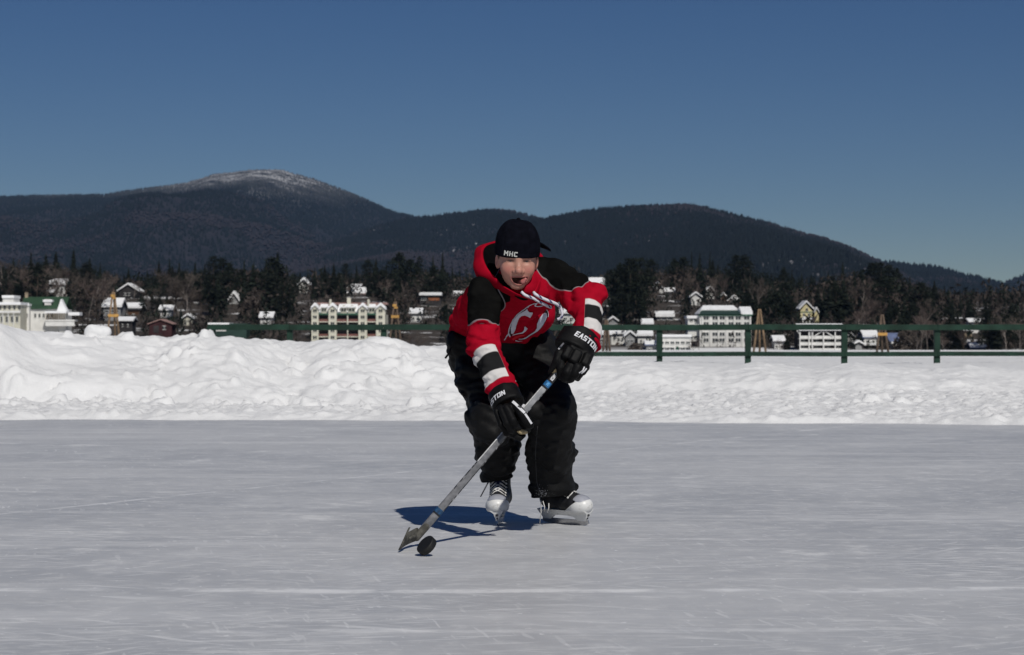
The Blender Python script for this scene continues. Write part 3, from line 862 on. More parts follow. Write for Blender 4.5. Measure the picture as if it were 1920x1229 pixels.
for k in range(4): h.box('porch_post', 1365 + k * 9.3, 1366.6 + k * 9.3, 577, 587, M_white, -2.3, -2.0)
h.wall(1352, 1363, 560, 588, M_brown, 1, 6, 553, 'wing'); h.roof(1352, 1363, 560, 552, M_brown, 1, 6, 'front', .5, .4, name='wing_roof')

# white hotel ---------------------------------------------------------------
h = House('white_hotel', 'long white hotel with rows of dark windows under a green roof', 'hotel', 1352, 656, 585)
h.wall(1312, 1408, 592, 656, M_white, 0, 13)
h.wall(1291, 1312, 597, 640, M_white, 2, 9, None, 'wing')
h.roof(1312, 1390, 591.5, 577, M_roofdg, 0, 13, 'side', .45, .8, hip=12, snow_cover=.45)
h.box('eave', 1310, 1410, 590, 592.6, M_gtrim, -.5, .0)
h.roof(1390, 1410, 592, 582, M_roofdg, .2, 9, 'side', .8, .5, name='end_roof')
h.box('wing_roof', 1289, 1313, 592, 597, M_rsnow, 1.4, 11.5)
h.box('wing_balcony', 1290, 1311, 608, 612, M_white, .6, 1.9)
xs_w = (1324, 1340.5, 1354, 1370.5, 1384, 1400)
for py in (596.5, 607.5, 627, 638):
    for px in xs_w: h.win(px, py, 9, 6.2)
for py in (601, 615, 633):
    for px in (1297, 1306): h.win(px, py, 6, 5, y0=2)
for px in (1316.5, 1332, 1347, 1362, 1377, 1392, 1407): h.box('pilaster', px - 1.1, px + 1.1, 592.8, 655, M_white, -.3, -.002)
h.box('cornice', 1311, 1409, 613.5, 616.5, M_white, -.45, -.302)

h = House('white_apartments', 'low white apartment block with two window rows at the waterline', 'apartments', 1265, 665, 572)
h.wall(1234, 1296, 632, 665, M_white, 0, 9); h.box('roof_snow', 1233, 1297, 627.5, 632, M_rsnow, -.5, 9.4)
for py in (643, 654.5):
    for k in range(6): h.win(1241 + k * 9.8, py, 6.5, 4)
for k in range(4): h.box('balcony_rail', 1238 + k * 15, 1249 + k * 15, 647.5, 649.5, M_white, -.8, -.6)
h.box('entrance', 1268, 1272, 650, 665, M_gtrim, -.14, -.002)

simple('terrace_house', 'white terrace house with dark eaves beside the raised black glove', 1146, 1172, 628, 645, 620, M_white, M_roofd, 'side', 7, .6, [(1152, 636, 4, 4), (1160, 636, 4, 4), (1167, 636, 4, 4)], D=600)
simple('stone_cottage', 'cottage with grey stone front and snowy roof right of the white terrace', 1173, 1190, 634, 648, 624, M_greywall, M_roofd, 'front', 6, .6, [(1178, 640, 4, 4), (1185, 640, 4, 4)], D=590)
simple('stepped_house', 'white house with stepped snowy roofs left of the white apartments', 1196, 1222, 632, 650, 622, M_white, M_roofd, 'side', 7, .7, [(1202, 640, 4, 4), (1210, 640, 4, 4), (1217, 640, 4, 4)], D=605)
simple('blue_grey_boathouse', 'blue grey boathouse at the shore left of the white apartments', 1212, 1233, 648, 664, 641, M_greywall, M_roofb, 'side', 6, .2, [(1218, 656, 4, 4), (1227, 656, 4, 4)], D=575, cat='boathouse')
simple('porch_cottage', 'small cottage with white porch at the left of the terrace house', 1122, 1145, 630, 648, 622, M_greywall, M_roofd, 'side', 7, .6, [(1128, 639, 4, 4), (1138, 639, 4, 4)], D=595)

h = simple('yellow_house', 'yellow gabled house with snowy porch above the white balcony building', 1501, 1523, 583, 614, 568, M_yellow, M_roofd, 'front', 9, .5, [(1513, 581, 4, 5), (1507, 591, 4, 5), (1517, 591, 4, 5)], D=660)
h.box('band', 1500.5, 1523.5, 585, 586.4, M_gtrim, -.12, -.002)
h.box('porch_roof', 1502, 1525, 595, 600, M_rsnow, -2.4, -.05)
for k in range(4): h.box('porch_post', 1503 + k * 6.4, 1504.3 + k * 6.4, 600, 614, M_white, -2.3, -2.05)
h.wall(1528, 1536, 590, 614, M_yellow, 1, 6, 580, 'wing'); h.roof(1528, 1536, 590, 580, M_roofd, 1, 6, 'front', .5, .5, name='wing_roof')
h.box('deck_rail', 1503, 1543, 606.5, 609, M_white, -2.9, -2.7)

h = House('balcony_building', 'white building with three tiers of timber balconies on the shore', 'building', 1540, 663, 570)
h.wall(1500, 1582, 622, 663, M_shade, 2.2, 9)  # wall coloured dark to stand for the shade behind the balconies
h.roof(1500, 1582, 622, 612, M_roofd, 0, 11, 'side', .5)
for py in (634.5, 646.5, 658): 
    h.box('balcony_rail', 1499, 1583, py - 4.5, py, M_white, .1, .25); h.box('balcony_floor', 1498, 1584, py, py + 1.4, M_white, 0, 2.19)
for px in (1500, 1517, 1523, 1544, 1566, 1582): h.box('post', px - 1, px + 1, 618, 663, M_white, -.25, .09)
h.wall(1517.5, 1527, 619, 632, M_white, 1.5, .68, None, 'wall_panel')
for a, b in (((1527, 631), (1543, 620)), ((1561, 631), (1545, 620)), ((1500, 627), (1494, 620)), ((1582, 627), (1588, 620))):
    mb = MB(); mb.tube([(h.x(a[0]), -.1, h.z(a[1])), (h.x(b[0]), -.1, h.z(b[1]))], 1.1 * h.s, 4); mb.build('brace', M_white, h.e)
for py in (640, 652):
    for px in (1509, 1533, 1555, 1574): h.win(px, py - 1, 8, 4, y0=2.2)

h = simple('blue_side_house', 'snowy house with blue gable left of the slim tripod tower', 1620, 1645, 634, 663, 624, M_white, M_roofb, 'side', 8, .5, [(1626, 641, 4, 4), (1638, 641, 4, 4)], D=590)
h.box('porch_snow', 1616, 1646, 644, 648, M_rsnow, -2, -.05); h.box('porch_shade', 1618, 1644, 648, 655, M_shade, -.12, -.002)  # dark panel painted for the shade under the porch snow
simple('small_woodshed', 'small pale woodshed at the shore left of the blue gabled house', 1604, 1616, 648, 663, 643, M_greywall, M_roofd, 'front', 4, .5, D=580, cat='shed')
h = simple('grey_roof_house', 'house with steep slate roof right of the slim tripod tower', 1670, 1692, 642, 664, 626, M_white, M_roofb, 'side', 8, .0, [(1676, 650, 4, 4), (1686, 650, 4, 4)], D=590)
h.box('porch_snow', 1669, 1680, 641, 645, M_rsnow, -2, -.05); h.box('white_fence', 1668, 1712, 656, 663, M_white, -2.4, -2.3)
h = simple('dark_cottage', 'dark cottage with white chimney next to the steep slate roof', 1693, 1714, 648, 664, 640, M_darkw, M_roofd, 'side', 7, .15, [(1700, 655, 4, 4), (1708, 655, 4, 4)], D=585, chim=(1701, 633))
simple('white_cabin', 'white cabin above the fence between bare trees at the right', 1818, 1838, 606, 616, 600, M_white, M_roofd, 'side', 6, .3, [(1824, 611, 4, 4), (1832, 611, 4, 4)], D=650, cat='cabin')
simple('navy_boathouse', 'dark blue boathouse with snow streaked roof at the right shore', 1822, 1848, 653, 664, 645, mat('navy_siding', (.03, .045, .09), .7, .2, .2, .6), M_roofb, 'side', 6, .12, [(1830, 659, 3, 4), (1840, 659, 3, 4)], D=580, cat='boathouse')
simple('lone_hill_house', 'lone white house far up the bare hillside at the right', 1832, 1841, 572, 577, 569, M_white, M_roofd, 'side', 5, .3, D=880)
simple('snow_covered_cabin', 'little cabin under rounded snow left of the navy boathouse', 1808, 1822, 622, 632, 618, M_stone, M_roofd, 'side', 5, .7, D=640, cat='cabin')
h = House('green_boathouse', 'long low green boathouse behind the left end of the fence', 'boathouse', 425, 632, 585, 0)
h.wall(388, 462, 612, 632, M_roofdg, 0, 8); h.box('roof_snow', 390, 430, 605.5, 612, M_rsnow, -.4, 8.4)
h.box('roof', 430, 464, 607, 612, M_roofdg, -.4, 8.4)
h.box('trim_board', 392, 424, 619, 621.5, M_white, -.1, -.002)

# more roofs and walls half lost among the trees
for nm, lb, x0, x1, pe, pb, pr, wm, gb in (
        ('hill_cottage', 'small white cottage half lost in pines above the terrace house', 1205, 1223, 610, 623, 602, M_white, 'side'),
        ('pine_cabin', 'small grey cabin with snowy gable among the big pines by the red sleeve', 1141, 1158, 606, 619, 597, M_greywall, 'front'),
        ('shore_house', 'white shore house with snowy roof just right of the bare tripod tower', 1452, 1470, 642, 660, 634, M_white, 'side'),
        ('lane_cottage', 'little white cottage between the balcony building and the woodshed', 1588, 1602, 636, 650, 628, M_white, 'front'),
        ('bank_house', 'pale house with snowy roof above the dark red boathouse', 300, 322, 584, 598, 576, M_white, 'side'),
        ('garden_house', 'cream garden house right of the dark red boathouse', 344, 360, 600, 613, 592, M_cream, 'front'),
        ('slope_house', 'white house with broad snow roof right of the long green boathouse', 488, 510, 598, 613, 589, M_white, 'side'),
        ('lodge_annex', 'small white annex between the grey tripod tower and the flat roofed house', 770, 790, 590, 605, 582, M_white, 'side'),
        ('upper_house', 'white house on the slope right of the white villa', 1296, 1314, 560, 574, 551, M_white, 'front')):
    q = (x0 + x1) / 2
    simple(nm, lb, x0, x1, pe, pb, pr, wm, M_roofd, gb, 7, .5, [(q - 4.5, (pe + pb) / 2, 3.5, 4), (q + 4.5, (pe + pb) / 2, 3.5, 4)])
# ================================================================== trees of the far shore
def needle_material(name, base, k=.5):
    t = NT(name); n = t.attr('tone')
    oi = t.new('ShaderNodeObjectInfo').outputs['Random']
    c = t.mix(n[2], tuple(x * (1 - k) for x in base), tuple(x * (1 + k) for x in base))
    h = t.new('ShaderNodeHueSaturation'); t.lk(c, h.inputs['Color'])
    t.lk(t.math('ADD', .75, t.math('MULTIPLY', oi, .5)), h.inputs['Value'])
    t.lk(t.math('ADD', .48, t.math('MULTIPLY', oi, .035)), h.inputs['Hue'])
    return t.set(h.outputs[0], .85, .15)


M_spruce = needle_material('spruce_needles', (.012, .0155, .0105))
M_pine = needle_material('pine_needles', (.0125, .0165, .0105))
M_cedar = needle_material('brown_cedar', (.040, .034, .018))
M_twig = needle_material('bare_twigs', (.082, .066, .057), .4)
M_twigp = needle_material('pale_twigs', (.13, .10, .086), .4)
M_trunk = mat('bark', (.060, .045, .036), .9, .1, .3, .8)
M_birch = mat('pale_bark', (.22, .19, .17), .85, .15, .3, .8)


def mass(name, tris, tone, m):
    V = np.asarray(tris, np.float32).reshape(-1, 3); n = len(V) // 3
    me = mesh_np(name, V, np.arange(n * 3).reshape(n, 3), m, smooth=False)
    fattr(me, 'tone', np.repeat(np.asarray(tone, np.float32), 3))
    return me


def conifer(seed, H0=18.0, W=3.6, bare=.08, power=1.0, levels=46, gappy=.1, m=None):
    g = np.random.default_rng(seed); T, tn = [], []
    for l in range(levels):
        u = l / (levels - 1); z = H0 * (bare + (1 - bare) * u)
        R = W * (1 - u) ** power * (.75 + .5 * g.random()) * (1 + .25 * math.sin(u * 9 + seed)) + .12
        nb = max(4, int(10 * (1 - u) + 4))
        a0 = g.uniform(0, TAU)
        for b in range(nb):
            if g.random() < gappy: continue
            a = a0 + TAU * b / nb + g.normal(0, .2); r = R * g.uniform(.65, 1.15)
            d = np.array([math.cos(a), math.sin(a), 0]); sd = np.array([-math.sin(a), math.cos(a), 0])
            droop = r * g.uniform(.1, .45); up = H0 * .028
            w = .3 * r + .22
            c0 = np.array([0, 0, z]); tip = d * r + np.array([0, 0, z - droop]); md = d * r * .55 + np.array([0, 0, z - droop * .3])
            to = g.random()
            for s in (-1, 1):
                q = md + sd * w * s * g.uniform(.7, 1.2) + np.array([0, 0, g.normal(-.15, .2)])
                T.append([c0 + np.array([0, 0, up]), q, tip]); tn.append(to)
                T.append([md, q + np.array([0, 0, up * .6]), tip + sd * s * w * .5 - d * .2 * r]); tn.append(to * .7)
    T.append([np.array([-.1, 0, H0 * .97]), np.array([.1, 0, H0 * .97]), np.array([0, 0, H0 * 1.03])]); tn.append(.3)
    return mass('crown', T, tn, m or M_spruce)


def pine(seed, H0=18.0, W=4.6):
    g = np.random.default_rng(seed); T, tn = [], []
    for l in range(26):
        u = .22 + .78 * l / 25; z = H0 * u
        prof = min(1, (1.06 - u) * 2.6) * (.72 + .4 * math.sin(u * 14 + seed) * .5)
        for b in range(g.integers(3, 6)):
            a = g.uniform(0, TAU); r = W * prof * g.uniform(.35, 1.1)
            c = np.array([math.cos(a) * r, math.sin(a) * r, z + .12 * r + g.normal(0, .3)])
            sz = (.55 + .3 * prof) * W * .24
            to = g.random()
            for q in range(22):
                o = g.normal(0, 1, 3) * np.array([sz, sz, sz * .42]) * .8
                k1, k2 = g.normal(0, 1, 3) * sz * .42, g.normal(0, 1, 3) * sz * .42
                T.append([c + o, c + o + k1, c + o + k2]); tn.append(np.clip(to + .3 * g.normal(), 0, 1))
    return mass('crown', T, tn, M_pine)


def bush(seed, m, H0=5.0, W=2.4, n=900):
    g = np.random.default_rng(seed); T, tn = [], []
    for q in range(n):
        u = g.random(); a = g.uniform(0, TAU); r = W * math.sqrt(g.random()) * (1 - u ** 2.0) ** .7
        c = np.array([math.cos(a) * r, math.sin(a) * r, H0 * u * .96]); s = .42
        T.append([c, c + g.normal(0, s, 3), c + g.normal(0, s, 3) + np.array([0, 0, s])]); tn.append(np.clip(.5 + .25 * g.normal(), 0, 1))
    return mass('foliage', T, tn, m)


def bare_tree(seed, H0=15.0, spread=.5, m=None, fork=.3):
    g = np.random.default_rng(seed); mb = MB(); T, tn = [], []

    def grow(p, d, L, r, lev):
        n = 3; pts = [p]
        for k in range(n):
            d = d + g.normal(0, .09, 3) + np.array([0, 0, .05]); d = d / np.linalg.norm(d)
            pts.append(pts[-1] + d * L / n)
        if lev <= 1: mb.tube(pts, [r, r * .85, r * .7, r * .5], 5)
        else:
            for a, b in zip(pts[:-1], pts[1:]):
                w = np.cross(b - a, g.normal(0, 1, 3)); w = w / (np.linalg.norm(w) + 1e-9) * max(r, .045)
                T.append([a - w, a + w, b]); tn.append(g.random())
        if lev < 4:
            kids = (6, 5, 5, 5)[lev]
            for k in range(kids):
                f = g.uniform(.3, 1.0) if lev else g.uniform(fork, 1.0)
                q = pts[0] + (pts[-1] - pts[0]) * f
                if lev == 0: q = pts[min(3, int(f * 3))] * (1 - (f * 3) % 1) + pts[min(3, int(f * 3) + 1)] * ((f * 3) % 1)
                a = g.uniform(0, TAU); nd = d + spread * 1.5 * np.array([math.cos(a), math.sin(a), .15]); nd /= np.linalg.norm(nd)
                grow(q, nd, L * g.uniform(.45, .62) * (1.15 - .3 * f), r * .5, lev + 1)
    grow(np.zeros(3), np.array([0, 0, 1.0]), H0 * .68, H0 * .011, 0)
    return mb, mass('crown', T, tn, m or M_twig)


def trunk_mesh(h, r, m):
    mb = MB(); mb.tube([(0, 0, -.6), (.05, 0, h * .5), (0, 0, h)], [r, r * .7, r * .25], 6)
    o = mb.build('trunk', m, None, True); me = o.data; bpy.data.objects.remove(o); return me


PROTO = {}
for k, (sd, W, pw, gp, br) in enumerate(((1, 3.0, .85, .08, .05), (2, 2.3, .95, .12, .08), (3, 3.7, .75, .1, .04), (4, 2.7, .65, .2, .1), (5, 1.9, .8, .15, .08))):
    PROTO['spruce', k] = (conifer(sd, 18, W, br, pw, 44, gp), trunk_mesh(16.5, .24, M_trunk), 18.0)
for k in range(4): PROTO['pine', k] = (pine(20 + k, 18, 3.6 + .7 * k), trunk_mesh(16.5, .28, M_trunk), 18.6)
for k in range(6):
    mb, cr_ = bare_tree(40 + k, 15, .42 + .05 * k, M_twig if k < 4 else M_twigp, .3 if k % 2 else .2)
    o = mb.build('trunk', M_birch if k in (1, 4) else M_trunk, None, True); tm = o.data; bpy.data.objects.remove(o)
    PROTO['bare', k] = (cr_, tm, 15.5)
for k, m_ in enumerate((M_cedar, M_spruce, M_twig)): PROTO['shrub', k] = (bush(60 + k, m_), trunk_mesh(3, .09, M_trunk), 5.0)

TREES = []


def tree(kind, k, px, ptop, D=None, width=1.0, pbase=None, sink=.3):
    if D is None: D = shoreD(px, pbase if pbase else 600)
    for h in HOUSES if kind != 'bare' else ():        # keep the fronts of the houses up the slope in sight
        if h.xr and h.pb < 625 and h.px + min(h.xr) / h.s - 9 < px < h.px + max(h.xr) / h.s + 9 and D < h.D + 4: D = h.D + 14
    x = (px - 960) * D / F; z0 = float(land_z(x, D)) - sink
    if pbase: z0 = H - (pbase - HY) * D / F - sink
    ht = H - (ptop - HY) * D / F - z0
    cr_, tm, h0 = PROTO[kind, k]
    nm = {'spruce': 'spruce_tree', 'pine': 'pine_tree', 'bare': 'bare_tree', 'shrub': 'shrub'}[kind]
    e = empty(nm, (x, D, z0)); s = ht / h0
    e.scale = (s * width, s * width, s); e.rotation_euler.z = random.uniform(0, TAU)
    c = link('crown' if kind != 'shrub' else 'foliage', cr_, e); t_ = link('trunk' if kind != 'shrub' else 'stem', tm, e)
    TREES.append((px, ptop, D, kind, k, e, ht))
    return e


g = np.random.default_rng(77); random.seed(3)
# the crowns that make the skyline of the shore: column, row of the tip, relative width
SK = [  # spruces
    (25, 486, .9), (58, 476, 1.1), (86, 479, 1.2), (105, 474, 1.2), (138, 472, 1.3), (168, 486, 1.1), (188, 494, .8), (241, 504, 1), (259, 512, 1), (276, 508, 1), (298, 489, .8), (318, 487, 1.1),
    (336, 494, .9), (366, 494, 1.1), (384, 497, 1), (458, 489, .7), (476, 492, 1), (500, 486, 1.1), (521, 474, 1.2), (546, 514, 1), (563, 511, .9), (590, 503, .9), (609, 499, 1), (626, 495, 1), (668, 497, .9),
    (705, 486, 1), (724, 497, .9), (812, 480, .6), (830, 475, .65), (848, 500, .8), (862, 505, .9), (880, 511, .9),
    (1075, 503, .8), (1092, 512, .8), (1297, 474, .6), (1312, 476, .7), (1331, 474, .6), (1346, 497, .7), (1361, 500, .8), (1425, 512, .9), (1446, 516, 1), (1485, 507, .9), (1503, 514, .9), (1521, 517, .9),
    (1553, 511, .8), (1580, 492, .8), (1706, 520, 1), (1752, 527, 1), (1771, 536, .9), (1800, 544, .8), (1842, 550, .9), (1858, 556, .9), (1905, 562, 1)]
for n_, (px, pt, w) in enumerate(SK):
    if 895 < px < 1055: continue
    tree('spruce', n_ % 5, px, pt, g.uniform(690, 830), w * g.uniform(.95, 1.2))
for n_, (px, pt, w) in enumerate([(400, 480, 1.5), (418, 484, 1.7), (432, 497, 1.3), (512, 483, 1.2), (648, 494, 1.2), (690, 487, 1.2), (748, 476, 1.5), (770, 487, 1.3), (786, 482, 1.1),
                                  (1145, 505, 1.1), (1162, 497, 1.2), (1182, 485, 1.3), (1201, 483, 1.4), (1222, 486, 1.4), (1265, 487, 1.3), (1280, 483, 1.2), (1380, 478, 1.5), (1396, 479, 1.3), (1470, 504, 1),
                                  (1637, 493, 1.4), (1652, 492, 1.3), (1667, 496, 1.2), (1682, 506, 1.1), (1728, 530, 1.3), (1885, 549, 1.4)]):
    tree('pine', n_ % 4, px, pt, g.uniform(660, 780), w)
for n_, (px, pt, w) in enumerate([(8, 484, 1.6), (40, 496, 1.5), (72, 500, 1.6), (98, 494, 1.7), (122, 492, 1.5), (152, 503, 1.6), (178, 508, 1.5), (196, 510, 1.3), (215, 512, 1.5), (250, 520, 1.4), (300, 503, 1.7), (325, 506, 1.6),
                                  (348, 510, 1.5), (375, 520, 1.3), (450, 505, 1.3), (488, 535, 1.4), (505, 540, 1.2), (535, 530, 1.3), (580, 530, 1.2), (630, 540, 1.2), (715, 512, 1.4), (730, 520, 1.4), (800, 520, 1.1),
                                  (1165, 503, 1.3), (1190, 510, 1.2), (1250, 510, 1.1), (1300, 525, 1.2), (1343, 510, .7), (1356, 505, .7), (1370, 520, 1), (1412, 520, 1.0), (1436, 530, 1.2), (1462, 525, 1.2), (1498, 545, 1),
                                  (1540, 530, 1), (1600, 530, 1.2), (1615, 525, 1.3), (1648, 535, 1.7), (1660, 545, 1.5), (1690, 545, 1.3), (1715, 550, 1.3), (1740, 555, 1.3), (1782, 560, 1.3), (1812, 562, 1.3), (1830, 570, 1.2),
                                  (1868, 575, 1.2), (1895, 580, 1.2), (1915, 575, 1.3)]):
    tree('bare', (n_ * 5 + 1) % 6, px, pt, g.uniform(640, 760), w * .85)
# more crowns just under that line, closing the band
for n_ in range(62):
    px = 12 + n_ * 31 + g.uniform(-9, 9)
    if 880 < px < 1075: continue
    tp = float(np.interp(px, [q[0] for q in SK], [q[1] for q in SK])) + g.uniform(6, 24)
    tree(('spruce', 'spruce', 'pine')[n_ % 3], n_ % 4, px, tp, g.uniform(650, 740), g.uniform(1.0, 1.5))
# second row, lower down the slope and between the houses
for n_, (px, pt, pb, kd, k, w) in enumerate([
        (20, 520, 575, 'bare', 0, 1.4), (60, 525, 575, 'bare', 2, 1.4), (150, 528, 600, 'bare', 5, 1.3), (165, 522, 610, 'bare', 4, 1.3), (182, 518, 612, 'bare', 5, 1.2), (128, 540, 565, 'spruce', 2, 1.3), (205, 515, 585, 'bare', 4, 1.4),
        (265, 545, 585, 'spruce', 0, 1.2), (285, 535, 600, 'bare', 3, 1.4), (300, 560, 608, 'pine', 1, 1.3), (318, 565, 612, 'shrub', 0, 1.1), (335, 540, 610, 'bare', 1, 1.2), (352, 535, 612, 'bare', 2, 1.3), (362, 538, 612, 'bare', 4, 1.1),
        (372, 545, 615, 'bare', 0, 1.2), (392, 530, 606, 'pine', 2, 1.2), (410, 520, 606, 'spruce', 2, 1.5), (428, 530, 560, 'spruce', 0, 1.2), (455, 525, 590, 'spruce', 1, 1.3), (466, 535, 606, 'spruce', 3, 1.3), (470, 560, 612, 'shrub', 2, 1.2),
        (485, 545, 612, 'bare', 1, 1.2), (497, 550, 612, 'bare', 4, 1.0), (515, 540, 610, 'spruce', 2, 1.3), (530, 535, 610, 'pine', 0, 1.1), (546, 545, 612, 'spruce', 0, 1.3), (560, 555, 612, 'spruce', 4, 1.5), (574, 560, 615, 'spruce', 2, 1.2),
        (590, 525, 575, 'spruce', 1, 1.2), (605, 522, 570, 'bare', 3, 1.2), (622, 528, 570, 'spruce', 4, 1.2), (640, 535, 570, 'bare', 0, 1.3), (700, 515, 575, 'spruce', 0, 1.1), (715, 540, 590, 'pine', 3, 1.1), (728, 545, 600, 'spruce', 2, 1.1),
        (755, 540, 612, 'bare', 2, 1.2), (768, 535, 610, 'bare', 0, 1.2), (780, 550, 612, 'spruce', 3, 1.1), (742, 520, 580, 'pine', 2, 1.1), (800, 505, 552, 'spruce', 1, 1.0), (832, 530, 612, 'pine', 0, 1.3), (845, 540, 610, 'spruce', 2, 1.2),
        (862, 550, 615, 'spruce', 0, 1.2), (838, 575, 612, 'shrub', 1, 1.4), (812, 585, 612, 'shrub', 1, 1.0), (1098, 545, 610, 'spruce', 1, 1.2), (1140, 530, 610, 'pine', 1, 1.2), (1150, 555, 618, 'spruce', 3, 1.2), (1165, 540, 615, 'pine', 2, 1.2),
        (1178, 560, 620, 'spruce', 2, 1.3), (1192, 530, 615, 'pine', 3, 1.1), (1205, 550, 618, 'spruce', 0, 1.3), (1218, 575, 622, 'spruce', 4, 1.5), (1228, 580, 622, 'pine', 0, 1.0), (1240, 590, 610, 'shrub', 1, 1.2), (1222, 540, 600, 'bare', 4, 1.0),
        (1287, 540, 600, 'spruce', 4, 1.3), (1296, 545, 592, 'spruce', 1, 1.3), (1280, 520, 570, 'bare', 2, 1.2), (1307, 535, 590, 'spruce', 2, 1.1), (1318, 530, 560, 'spruce', 4, 1.3), (1343, 520, 575, 'bare', 1, .8), (1351, 515, 575, 'bare', 4, .6),
        (1402, 525, 590, 'pine', 1, 1.1), (1415, 545, 618, 'spruce', 2, 1.1), (1432, 555, 618, 'pine', 2, 1.2), (1442, 540, 618, 'spruce', 0, 1.2), (1455, 550, 618, 'pine', 3, 1.2), (1470, 545, 618, 'spruce', 2, 1.3), (1484, 560, 620, 'pine', 1, 1.1),
        (1495, 575, 620, 'spruce', 1, 1.2), (1545, 545, 615, 'spruce', 0, 1.2), (1556, 535, 618, 'spruce', 2, 1.2), (1568, 530, 618, 'pine', 1, 1.0), (1582, 525, 618, 'spruce', 2, 1.3), (1596, 560, 640, 'spruce', 0, 1.2), (1610, 570, 645, 'bare', 4, 1.2),
        (1595, 600, 660, 'pine', 0, 1.2), (1625, 560, 622, 'bare', 5, 1.4), (1640, 555, 622, 'bare', 2, 1.3), (1668, 560, 625, 'spruce', 2, 1.1), (1680, 575, 628, 'pine', 3, 1.1), (1695, 560, 635, 'spruce', 0, 1.2), (1710, 570, 640, 'pine', 2, 1.2),
        (1726, 575, 662, 'bare', 1, 1.0), (1740, 580, 662, 'bare', 4, 1.1), (1748, 570, 655, 'spruce', 2, 1.2), (1762, 590, 662, 'bare', 4, .9), (1778, 575, 655, 'pine', 1, 1.1), (1795, 585, 655, 'spruce', 0, 1.2), (1805, 600, 660, 'bare', 0, 1.1),
        (1852, 580, 660, 'pine', 3, 1.2), (1868, 590, 662, 'spruce', 2, 1.2), (1886, 590, 664, 'bare', 1, 1.0), (1896, 575, 655, 'pine', 2, 1.1), (1912, 590, 664, 'bare', 4, 1.0), (1700, 620, 660, 'shrub', 2, 1.2),
        (72, 572, 622, 'shrub', 0, .85), (88, 578, 622, 'shrub', 0, .8), (1332, 626, 655, 'shrub', 0, .9), (1344, 624, 655, 'shrub', 2, .8), (1366, 622, 652, 'shrub', 2, 1.0), (1378, 630, 652, 'shrub', 2, 1.2), (1130, 645, 664, 'shrub', 2, 1.8), (1160, 643, 664, 'shrub', 2, 1.8),
        (1190, 646, 664, 'shrub', 2, 1.6), (690, 640, 668, 'shrub', 1, 1.0), (672, 642, 668, 'shrub', 1, 1.0), (710, 638, 668, 'shrub', 1, 1.1), (1446, 640, 664, 'bare', 3, 1.6), (1460, 635, 664, 'bare', 0, 1.6), (1475, 630, 664, 'spruce', 2, 1.4), (1300, 635, 664, 'bare', 5, 1.2), (1312, 630, 664, 'bare', 1, 1.0),
        (770, 625, 664, 'bare', 0, 1.5), (790, 622, 664, 'bare', 2, 1.5), (815, 630, 664, 'shrub', 1, 1.3), (830, 632, 664, 'shrub', 2, 1.3), (1720, 620, 664, 'bare', 1, 1.2), (1770, 622, 664, 'bare', 4, 1.0)]):
    D = 568 + max(0, 664 - pb) * 1.6 + g.uniform(0, 6)
    if kd == 'shrub' and px < 100: D = 571
    tree(kd, k, px, pt, D, w, pb if pb > 640 else None, .6)

# labels: each tree by its kind, its size and the landmark it stands by
LM = [(16, 'the cream inn'), (82, 'the green roofed house'), (213, 'the orange plank tripod'), (301, 'the dark red boathouse'), (425, 'the long green boathouse'), (520, 'the leftmost fence bay'), (653, 'the cream lodge'), (741, 'the grey tripod tower'),
      (808, 'the flat roofed house'), (960, 'the skater'), (1155, 'the raised black glove'), (1255, 'the white villa'), (1352, 'the white hotel'), (1424, 'the bare tripod tower'), (1515, 'the yellow house'), (1600, 'the balcony building'), (1655, 'the slim tripod tower'),
      (1703, 'the dark cottage'), (1758, 'the rightmost fence post'), (1828, 'the white cabin'), (1900, 'the right edge of the wood')]
ORD = ['first', 'second', 'third', 'fourth', 'fifth', 'sixth', 'seventh', 'eighth', 'ninth', 'tenth', 'eleventh', 'twelfth']
KN = {'spruce': 'dark spruce', 'pine': 'dark bushy pine', 'bare': 'bare leafless tree', 'shrub': 'low rounded shrub'}
GR = {'spruce': 'spruces on the far shore', 'pine': 'pines on the far shore', 'bare': 'bare trees on the far shore', 'shrub': 'shrubs along the far shore'}
CT = {'spruce': 'tree', 'pine': 'tree', 'bare': 'tree', 'shrub': 'shrub'}
byk = {}
for t_ in TREES:
    lm = min(LM, key=lambda q: abs(q[0] - t_[0])); hi = 'tall' if t_[1] < 515 else 'shorter'
    byk.setdefault((lm[1], t_[3], hi), []).append(t_)
for (lm, kd, hi), L in byk.items():
    L.sort(key=lambda q: q[0])
    for n_, t_ in enumerate(L):
        if kd == 'shrub': hi_ = ''
        else: hi_ = hi + ' '
        lab = f"{hi_}{KN[kd]}, {ORD[n_]} from the left near {lm}" if len(L) > 1 else f"the only {hi_}{KN[kd]} close to {lm}"
        tag(t_[5], lab, CT[kd], GR[kd])

